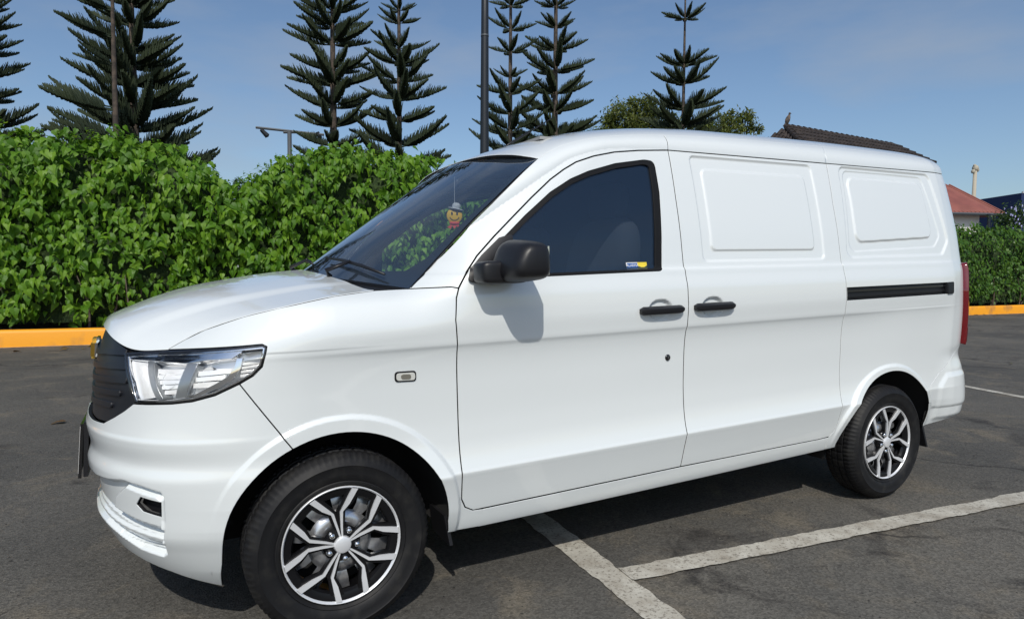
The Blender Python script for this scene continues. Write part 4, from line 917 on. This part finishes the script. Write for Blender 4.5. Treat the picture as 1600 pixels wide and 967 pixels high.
    MB().add(V, F).obj('inner_foliage', COREM, base)
    st = MB()
    for k in range(int(W_*2.2)):
        x = rng.uniform(x0+.2, x1-.2); k_ = (x-K0[0])/KD[0]; y_ = setb+rng.uniform(.0,.35)
        p = np.array([K0[0]+KD[0]*k_+KN[0]*y_, K0[1]+KD[1]*k_+KN[1]*y_, .2])-off; st.tube([p, p+np.array([rng.normal(0,.08), -.05, .4]), p+np.array([rng.normal(0,.2), -.1, .9])], [.022,.016,.008], 5)
    tag(st.obj('stems', BARK, base), kind='stuff')
    return base
def top_left(x):
    a = 3.40-.88*np.clip((x+.6)/1.35, 0, 1)**1.5+.09*nz3(x, x*0, 2.2, 3)+.06*nz3(x, x*0, 5.2, 7); return a
def top_mid(x):
    a = 2.50+1.06*np.sin(np.clip((x-.55)/1.9, 0, 1)*np.pi/2)-.32*np.clip((x-3.4)/3.0, 0, 1)+.08*nz3(x, x*0, 2.4, 9)+.05*nz3(x, x*0, 6, 5); return a
hedge('broad-leaved bright green hedge at far left, higher mound with a pine above it', 'hedge', -7.0, .78, top_left, 0, .145, 380, LEAF, LV, LT, 300, 'broad-leaved hedges behind the yellow kerb', shoots=120)
hedge('broad-leaved bright green hedge mound behind the bonnet and windscreen of the van', 'hedge', .62, 9.0, top_mid, 0, .145, 380, LEAF, LV, LT, 300, 'broad-leaved hedges behind the yellow kerb', shoots=120)
hedge('dark green small-leaved trimmed hedge behind the tail of the van', 'hedge', 14.0, 34.0, lambda x: 2.68+.06*nz3(x, x*0, 2, 1)+.05*nz3(x, x*0, 6, 2), 0, .135, 330, LEAFS, LV2*np.array([1.25,1,1]), LT2, 300, shoots=60, setb=.35, deep=1.2, jm=.12)
# fallen leaves and litter along the kerb
# ------------------------------------------------------------------ star pines
PINE = mat('pine_foliage', (.020,.034,.014), .8, noise=(1.3,(.036,.052,.016),.45,.7)); PTR = mat('pine_trunk', (.095,.072,.055), .9, noise=(8,(.045,.036,.030),.4,.6))
def branch_mesh(seed):
    q = random.Random(seed); m = MB()
    n = 28; sg = .20+.10*(seed % 3); ax = lambda r: np.array([r, .03*math.sin(r*3+seed), (.06+.03*(seed % 2))*r+sg*r*r])
    m.tube([ax(r) for r in np.linspace(0, 1, 8)], [.016,.014,.013,.012,.011,.009,.006,.003], 5, caps=False)
    for i in range(n):
        r = .13+.87*i/(n-1)+q.uniform(-.008,.008); env = min(1, .55+r*1.3)*(1-.80*max(0, (r-.45)/.55)**1.15)
        p = ax(min(r, 1))
        for sd_ in (-1, 1, -.45, .5):
            L_ = max(.055, .29*env*q.uniform(.72, 1.2)*(1 if abs(sd_) < .9 else .85))
            lat = sd_*q.uniform(.55, .85); d0 = np.array([.62, lat, .10+.3*(1-abs(sd_))]); d1 = np.array([.42, lat*.35, 1.0]); d0 /= np.linalg.norm(d0); d1 /= np.linalg.norm(d1)
            a = p+d0*L_*.42; b = a+d1*L_*.72; m.tube([p, a, b], [.0105,.015,.005], 3, caps=False)
    return m.mesh('branch', PINE, False)
BR = [branch_mesh(s_) for s_ in range(5)]
def pine(px, depth, whorls, label, leader=None, az=None, nb=7, tr=.16, seed=1, lean=0):
    q = random.Random(seed); g = at(px, 200, depth); base = empty('star_pine', (g.x, g.y, 0)); tag(base, label, 'pine tree', 'star pines beyond the hedge')
    sc = depth/FPX; zt = at(px, leader if leader is not None else -160, depth).z
    z0 = at(px, whorls[-1][0], depth).z
    m = MB(); m.tube([(lean*k/8*zt*.05, 0, k/8*zt) for k in range(9)], [tr*(1-.93*k/8)+.012 for k in range(9)], 10); m.obj('trunk', PTR, base, smooth=True)
    ws = list(whorls); y = whorls[-1][0]; stp = (whorls[-1][0]-whorls[0][0])/(len(whorls)-1)
    while at(px, y+stp*1.1, depth).z > 2.2: y += stp*1.1; ws.append((y, whorls[-1][1]*1.04))
    y = whorls[0][0]; hw = whorls[0][1]
    if leader is None:
        for k in range(4): y -= stp; hw *= .86; ws.append((y, hw))
    nb = nb+1 if az is None else nb
    for (y, hw) in ws:
        z = at(px, y, depth).z; a0 = q.uniform(0, 6.28)
        azs = [a0+2*math.pi*k/nb+q.uniform(-.22,.22) for k in range(nb)] if az is None else [a_+q.uniform(-.25,.25) for a_ in az]
        for a_ in azs:
            L_ = hw*sc*q.uniform(.88, 1.08); o = bpy.data.objects.new('branch', BR[q.randrange(5)]); COL.objects.link(o); o.parent = base
            th = L_*q.uniform(.9, 1.1); dz = q.uniform(-.06,.10)*L_*.5
            o.location = (lean*z/8*.4, 0, z+dz); o.rotation_euler = (q.uniform(-.15,.15), -q.uniform(-.10,.12), a_); o.scale = (L_, th*.9, th)
    return base
pine(-35, 22, [(25,50),(52,60),(85,65),(120,66),(160,62),(200,78),(228,98)], 'star pine cut by the left edge of the picture', seed=3, nb=8)
pine(210, 20, [(-15,50),(12,56),(45,66),(80,68),(108,76),(134,86),(170,88),(205,98),(240,104),(268,120)], 'large dense star pine rising behind the left hedge', seed=4, nb=9, tr=.20)
pine(181, 16.5, [(62,70),(104,52),(172,100),(214,88),(232,90)], 'sparse star pine with pale bare trunk in front of the dense one', seed=5, az=[2.75,3.35,3.0], tr=.10)
pine(521, 22, [(-20,46),(2,52),(24,56),(47,60),(72,68),(112,62),(136,76),(168,68),(198,62),(228,58)], 'star pine behind the floodlight post, left of a slimmer one', seed=6, nb=7, tr=.17)
pine(624, 22, [(-6,18),(21,27),(40,36),(80,44),(104,60),(128,60),(158,68),(190,66),(228,86),(262,80)], 'slim star pine with spaced tiers above the windscreen', seed=7, nb=6, tr=.12)
pine(797, 20, [(14,34),(50,38),(84,40),(122,28),(150,52),(180,56),(206,62),(234,62)], 'thin star pine with brown trunk just right of the lamp column', seed=8, nb=5, tr=.10)
pine(867, 22, [(-14,28),(16,31),(46,34),(80,47),(112,55),(148,60),(176,56),(212,70),(236,78)], 'full star pine above the van cab roof', seed=9, nb=7, tr=.15)
pine(1067, 30, [(34,34),(105,45),(133,50),(172,60),(198,64),(222,62)], 'star pine with a long bare leader, alone above the cargo roof', leader=-70, seed=10, nb=8, tr=.13)
# ------------------------------------------------------------------ loose trees further off
def bushy(pxs, depth, label, leafm, size, n, seed, blobs, trunk=True, name='leafy_tree'):
    q = np.random.default_rng(seed); g = at(pxs, 200, depth); base = empty(name, (g.x, g.y, 0)); tag(base, label, 'tree'); sc = depth/FPX; Ps = []; m = MB()
    m.tube([(0,0,0),(.1,0,2),(.05,.1,4)], [.16,.13,.09], 8)
    for (bx, by, r_) in blobs:
        c_ = np.array(at(bx, by, depth))-np.array(base.location); r_ = r_*sc; m.tube([(.05,.1,3.2), tuple(c_*.6+np.array([0,0,1.3])), tuple(c_)], [.07,.05,.02], 6)
        k = int(n*(r_/sc)**2/600); cl = q.normal(0, 1, (max(8, k//14), 3)); cl /= np.linalg.norm(cl, axis=1)[:,None]; cl *= (q.uniform(.35, 1.05, len(cl))**.5)[:,None]*r_
        i = q.integers(0, len(cl), k); Ps.append(c_+cl[i]*np.array([1,1,.85])+q.normal(0, .14*r_, (k, 3)))
    P = np.vstack(Ps); k = len(P); tip = q.normal(0, .6, (k, 3))+np.array([0,0,-.2]); nrm = q.normal(0, .5, (k, 3))+np.array([0,-.4,.7])
    V, T = leafset(P, tip, nrm, size*q.uniform(.6, 1.3, k), LV2, LT2, q.uniform(.5,.9,k)); fm = fast_mesh('crown', V, T, leafm, smooth=False); tag(link('crown', fm, base)); m.obj('trunk', BARK, base, smooth=True)
OLV = leafmat('olive_leaf', (.060,.085,.018), (.095,.125,.028), (.17,.19,.045), .3)
bushy(985, 34, 'yellow-green feathery tree left of the lone star pine', OLV, .24, 900, 21, [(975,185,30),(1005,178,28),(955,195,18),(1030,190,26),(985,205,36),(990,160,12),(1015,165,14),(1050,205,26),(940,215,20)])
bushy(1150, 34, 'feathery green tree right of the lone star pine', OLV, .22, 900, 22, [(1150,195,22),(1120,198,22),(1165,190,16),(1095,205,22),(1180,200,12),(1140,182,10),(1170,176,7),(1130,215,30)])
bushy(375, 42, 'small dark round tree in the gap between the hedges', LEAFD, .22, 1100, 23, [(375,290,11),(371,284,7),(382,297,9),(376,304,12)])
bushy(800, 30, 'low dark shrubbery beneath the pines by the lamp column', LEAFD, .2, 700, 24, [(470,242,10),(474,258,10)]) if False else None
# ------------------------------------------------------------------ lamp column and floodlight post
PST = mat('dark_steel', (.020,.024,.030), .45, .3); PST2 = mat('grey_steel', (.10,.11,.12), .5, .4)
g = at(757, 232, 14.2); b = empty('lamp_column', (g.x, g.y, .22)); tag(b, 'tall dark steel lamp column standing behind the hedge', 'lamp post')
m = MB(); m.tube([(0,0,0),(0,0,3.4),(0,0,6.3),(0,0,9.5)], [.100,.096,.080,.062], 24); m.obj('pole', PST, b, smooth=True)
m = MB(); m.tube([(0,0,5.98),(0,0,6.02)], .086, 24); m.obj('joint_band', PST2, b, smooth=True)
m = MB(); m.tube([(0,0,0),(0,0,.04)], .18, 20); m.obj('base_plate', PST, b); m = MB(); m.tube([(0,0,9.5),(.1,-.5,9.75),(.2,-1.2,9.8)], .04, 10); m.box((.22,-1.5,9.8), (.28,.6,.08)); m.obj('lamp_head', PST, b)
g = at(453, 262, 25); b = empty('floodlight_post', (g.x, g.y, 0)); tag(b, 'slim grey post with cross arm and small floodlights between hedge and pines', 'lamp post')
zt = at(453, 205, 25).z; m = MB(); m.tube([(0,0,0),(0,0,zt)], [.10,.08], 12); m.obj('pole', PST2, b, smooth=True)
loc = lambda px, py, d=25: tuple(at(px, py, d)-b.location)
m = MB(); m.tube([loc(400,199.5), loc(506,211)], .05, 6); m.tube([loc(443,207), loc(466,207)], .05, 6); m.obj('cross_arm', PST2, b)
for (a_, c_) in (((408,203),(418,213)), ((501,216),(495,208))):
    m = MB(); m.tube([loc(*a_), loc(*c_)], [.07,.10], 4); m.obj('floodlight', PST, b)
# ------------------------------------------------------------------ tiled-roof building behind the van
CLAY = mat('clay_tile', (.026,.020,.019), .8, noise=(2.5,(.055,.042,.036),.45,.7), bump=(25,.5,.01)); WALLC = mat('cream_wall', (.50,.46,.38), .9, noise=(1.2,(.40,.36,.30),.4,.7)); WOOD = mat('dark_wood', (.05,.035,.025), .8)
R0 = at(1228, 200, 29); R1 = at(1403, 224, 32.5); HB = empty('tile_roof_building', ((R0.x+R1.x)/2, R0.y+.2, 0)); tag(HB, 'building with dark clay tile hip roof showing above the cargo roof of the van', 'building')
def L3(x, y, z): return (x-HB.location.x, y-HB.location.y, z)
rz = R0.z; ry = R0.y; x0, x1 = R0.x, R1.x; ez = rz-1.25; eo = 1.9; sd_ = 1.15
sr_ = .12
c0, c1, c2, c3 = (x0-sd_, ry-eo, ez), (x1+sr_, ry-eo, ez), (x1+sr_, ry+eo, ez), (x0-sd_, ry+eo, ez); r0, r1 = (x0, ry, rz), (x1, ry, rz-.10)
m = MB(); m.add([L3(*p) for p in (c0,c1,c2,c3,r0,r1)], [(0,1,5,4),(1,2,5),(2,3,4,5),(3,0,4),(3,2,1,0)]); roofb = m.obj('roof', CLAY, HB)
m = MB(); m.box(L3((x0-sd_+x1+sr_)/2, ry, ez/2-.05), (x1-x0+sd_+sr_-.8, 2*eo-.8, ez-.1)); m.obj('wall', WALLC, HB)
def tilerun(a, b_, r_, step):
    a, b_ = np.array(a), np.array(b_); n = max(2, int(np.linalg.norm(b_-a)/step)); return [(a+(b_-a)*i/n, a+(b_-a)*(i+1.12)/n) for i in range(n)]
m = MB()
slope = np.array([0, eo, rz-ez]); k = 0; nn_ = int((x1-x0+sd_+sr_)/.24)
for i in range(nn_):
    x = x0-sd_+.12+i*.24; tmax = min(1, (x-(x0-sd_))/sd_, ((x1+sr_)-x)/sr_)
    if tmax < .08: continue
    a = np.array(L3(x, ry-eo, ez)); e_ = a+slope*tmax; nt_ = max(1, int(np.linalg.norm(e_-a)/.38))
    for j in range(nt_):
        p, q_ = a+(e_-a)*j/nt_, a+(e_-a)*(j+1.1)/nt_; up_ = np.array([0,0,.055]); m.tube([p+up_*.95, q_+up_*.35], [.088,.070], 6, caps=True)
for sgn, xe, xr in ((-1, x0-sd_, x0), (1, x1+sr_, x1)):
    for i in range(int(2*eo/.24)):
        y = ry-eo+.12+i*.24; tmax = min(1, 1-abs(y-ry)/eo)
        if tmax < .08: continue
        a = np.array(L3(xe, y, ez)); e_ = a+np.array([xr-xe, 0, rz-ez])*tmax; nt_ = max(1, int(np.linalg.norm(e_-a)/.38))
        for j in range(nt_):
            p, q_ = a+(e_-a)*j/nt_, a+(e_-a)*(j+1.1)/nt_; m.tube([p+np.array([0,0,.05]), q_+np.array([0,0,.02])], [.088,.070], 6)
tag(m.obj('roof_tiles', CLAY, roofb), kind='stuff')
cap = MB(); cap.tube([(0,0,.03),(.40,0,.0)], [.13,.10], 8); capm = cap.mesh('ridge_tile', CLAY)
for (a, b_) in ((r0, r1), (c0, r0), (c1, r1)):
    A, B = Vector(L3(*a)), Vector(L3(*b_)); d = B-A; n = int(d.length/.36)
    for i in range(n): o = link('ridge_tile', capm, roofb, A+d*i/n+Vector((0,0,.05)), d.to_track_quat('X', 'Z').to_euler())
# bird on the ridge
bp_ = at(1230, 199, 29); B = MB()
def ell(c_, r_, n1=2): V, F = superell(c_, tuple(2*x for x in r_), n1, 14, 10); B.add(V, F)
B.tube([(0,0,.02),(.0,0,.10),(.03,0,.22),(.07,0,.33),(.10,0,.42),(.115,0,.48)], [.03,.085,.105,.085,.05,.035], 10); ell((.12,0,.50), (.052,.045,.048)); B.tube([(.16,0,.505),(.205,0,.49)], [.014,.003], 6); B.tube([(0,0,.12),(-.10,0,.0),(-.17,0,-.06)], [.05,.035,.015], 6); B.tube([(.02,.03,.06),(.03,.03,-.02)], .009, 5); B.tube([(.02,-.03,.06),(.03,-.03,-.02)], .009, 5)
bo = B.obj('bird', mat('bird_plumage', (.06,.05,.045), .8, noise=(9,(.20,.14,.10),.45,.6)), smooth=True); bo.location = (bp_.x, ry, rz+.13); bo.rotation_euler = (0,0,-.4); tag(bo, 'dark bird perched upright on the clay tile roof ridge', 'bird')
# ------------------------------------------------------------------ red metal roof house
RM = mat('red_metal_roof', (.26,.085,.065), .55, noise=(1.5,(.20,.065,.05),.4,.7)); WW = mat('white_wall', (.72,.71,.68), .85)
A = at(1483, 289, 42); E1 = at(1570, 333, 40); rh = empty('red_roof_house', (A.x-3, A.y, 0)); tag(rh, 'low white house with ribbed red metal roof beyond the right hedge', 'house')
loc = lambda p: tuple(Vector(p)-rh.location)
Lx = at(1400, 336, 40); ezr = E1.z; P0 = Vector((A.x, A.y, A.z)); PR = Vector((E1.x, E1.y, ezr)); PF = Vector((Lx.x-3, Lx.y, ezr)); PB = PR+(P0-PR)*2; PB.z = ezr; PL = P0+Vector((-9, 2.2, 0))
dirx = (PF-PR).normalized(); 
m = MB(); PBk = Vector((PR.x+1.5, PR.y+7, ezr)); m.add([loc(p) for p in (PR, PF, PL, P0, PBk)], [(0,3,2,1),(0,4,3)]); m.add([loc(p-Vector((0,0,.16))) for p in (PR, PF, PL, P0, PBk)], [(1,2,3,0),(3,4,0)]); m.add([loc(PR), loc(PF), loc(PF-Vector((0,0,.16))), loc(PR-Vector((0,0,.16)))], [(0,1,2,3)]); rr_ = m.obj('roof', RM, rh)
nrib = 15; dd = P0-PR; 
for i in range(nrib+12):
    t = i/14; a = PR.lerp(PF, t*.42) if t <= 2.3 else None
    if a is None: break
    L_ = (P0-PR)-(PF-PR).normalized()*0; full = PL-PF; ex_ = (PL-PF).lerp(P0-PR, max(0, 1-t)); b_ = a+Vector((P0.x-PR.x, P0.y-PR.y, P0.z-PR.z))
    if t > 0: b_ = Vector((b_.x, b_.y, P0.z))
    m = MB(); m.tube([loc(a+Vector((0,0,.03))), loc(b_+Vector((0,0,.03)))], .035, 4); m.obj('roof_rib', RM, rr_)
m = MB(); m.tube([loc(PR+Vector((0,-.05,-.1))), loc(PF+Vector((0,-.05,-.1)))], .09, 6); m.obj('gutter', PST2, rh)
m = MB(); w0 = PR+(PF-PR).normalized()*1.0+Vector((0,.6,0)); w1 = PF+Vector((0,.6,0)); w2 = w0+Vector((1.4,5,0))
m.add([loc((w0.x,w0.y,0)), loc((w1.x,w1.y,0)), loc((w1.x,w1.y,ezr-.1)), loc((w0.x,w0.y,ezr-.1)), loc((w2.x,w2.y,0)), loc((w2.x,w2.y,ezr-.1))], [(0,1,2,3),(4,0,3,5)]); m.obj('wall', WW, rh)
ps = at(1545, 345, 39.6); m = MB(); m.tube([loc((ps.x,ps.y,0)), loc((ps.x,ps.y,ezr-.1))], .09, 8); m.obj('veranda_post', PST, rh)
# chimney-like mast with loudhailers
g = at(1520, 305, 47); b = empty('horn_mast', (g.x, g.y, 0)); tag(b, 'pale mast with small horns at its top rising behind the red roof', 'mast'); zt = at(1523, 262, 47).z
MM_ = mat('pale_mast', (.42,.38,.30), .8); m = MB(); tx_ = at(1524, 262, 47); ox, oy = tx_.x-g.x, tx_.y-g.y; m.tube([(0,0,0),(ox,oy,zt)], [.16,.12], 10); m.obj('pole', MM_, b, smooth=True)
for (dx, dz, r_) in ((-.26,-.30,.13), (.0,-.05,.20), (.22,-.15,.14), (-.1,.12,.10)): m = MB(); V, F = superell((ox+dx,oy,zt+dz), (2*r_,2*r_,2.2*r_), 2.4, 10, 8); m.add(V, F); m.obj('horn', MM_, b, smooth=True)
# blue shed
g = at(1540, 311, 60); h_ = at(1580, 312, 61).z; b = empty('blue_building', (g.x+10, g.y-5, 0)); tag(b, 'dark blue flat-topped building at the right edge beyond the red roof', 'building')
m = MB(); m.box((0,0,h_/2), (22,8,h_)); m.obj('wall', mat('blue_wall', (.006,.020,.085), .7), b, rot=(0,0,-.47))
tr_ = mat('pale_trim', (.36,.38,.40), .7)
for i in range(40): m = MB(); m.box((-10.8+i*.55, -4.0, h_+.05), (.32,.10,.16)); m.obj('roof_trim', tr_, b, rot=(0,0,-.47)) if i < 26 else None
# flowering shrub at the right edge
g = at(1590, 338, 23.5); b = empty('flowering_shrub', (g.x, g.y, .22)); tag(b, 'shrub with pale lilac flowers standing over the right hedge', 'shrub')
q = np.random.default_rng(5); Ps = []
for (bx, by, r_) in [(1568,343,14),(1585,338,14),(1600,332,18),(1620,330,20),(1600,350,20),(1640,335,20),(1575,352,16)]:
    c_ = np.array(at(bx, by, 23.3)); k = 260; Ps.append(c_+q.normal(0, r_*.5*23.3/FPX, (k, 3)))
P = np.vstack(Ps); k = len(P); V, T = leafset(P-np.array(b.location), q.normal(0, 1, (k,3)), q.normal(0, .5, (k,3))+np.array([0,-.3,.8]), .11*q.uniform(.6,1.3,k), LV2, LT2); tag(link('foliage', fast_mesh('foliage', V, T, LEAFD, smooth=False), b))
sel = q.choice(k, 70, replace=False); Pf = P[sel]+q.normal(0,.05,(70,3))+np.array([-.05,-.18,.10]); V, T = leafset(np.repeat(Pf, 5, 0)-np.array(b.location), np.tile(np.array([[math.cos(a), .2, math.sin(a)] for a in np.arange(5)*1.256]), (70,1)), np.tile([[0.,-1.,.3]], (350,1)), .055*np.ones(350), LV2*np.array([1.6,1,1]), LT2)
tag(link('flowers', fast_mesh('flowers', V, T, mat('lilac_petal', (.42,.42,.72), .6), smooth=False), b), kind='stuff')
m = MB(); [m.tube([(x,y,0),(x*1.6,y*1.4,1.6),(x*2.2,y*2,2.9)], [.04,.03,.012], 6) for x, y in ((.1,0),(-.2,.1),(.3,.2))]; tag(m.obj('stems', BARK, b), kind='stuff')
# ------------------------------------------------------------------ grit, twigs and fallen leaves on the asphalt
G = []
for k in range(900):
    x, y = rng.uniform(-2.5, 6.5), rng.uniform(-1.4, 3.2); G.append((x, y, rng.uniform(.002,.0055)))
m = MB()
for (x, y, r_) in G:
    a = rng.uniform(0, 6.28, 4); m.add([(x+r_*math.cos(k*1.57+a[0]*.3)*rng.uniform(.6,1.2), y+r_*math.sin(k*1.57+a[0]*.3)*rng.uniform(.6,1.2), .002) for k in range(4)]+[(x, y, .003+r_*.8)], [(0,1,4),(1,2,4),(2,3,4),(3,0,4)])
tag(m.obj('grit', mat('grit', (.13,.12,.105), .9, noise=(3,(.035,.032,.03),.45,.55))), kind='stuff')

n = 260; xs = rng.uniform(-6, 24, n); ny = -np.abs(rng.exponential(.35, n))-.02; ny[200:] = -rng.uniform(1, 9, 60); kx = (xs-K0[0])/KD[0]
P = np.stack([K0[0]+KD[0]*kx+KN[0]*ny, K0[1]+KD[1]*kx+KN[1]*ny, np.full(n, .012)], 1)
V, T = leafset(P, np.stack([rng.normal(0,1,n), rng.normal(0,1,n), np.full(n,.03)], 1), np.stack([rng.normal(0,.25,n), rng.normal(0,.25,n), np.ones(n)], 1), rng.uniform(.05,.12,n), LV, LT)
tag(link('fallen_leaves', fast_mesh('fallen_leaves', V, T, leafmat('dry_leaf', (.10,.055,.02), (.16,.10,.035), (.07,.09,.02), .1), smooth=False)), kind='stuff')
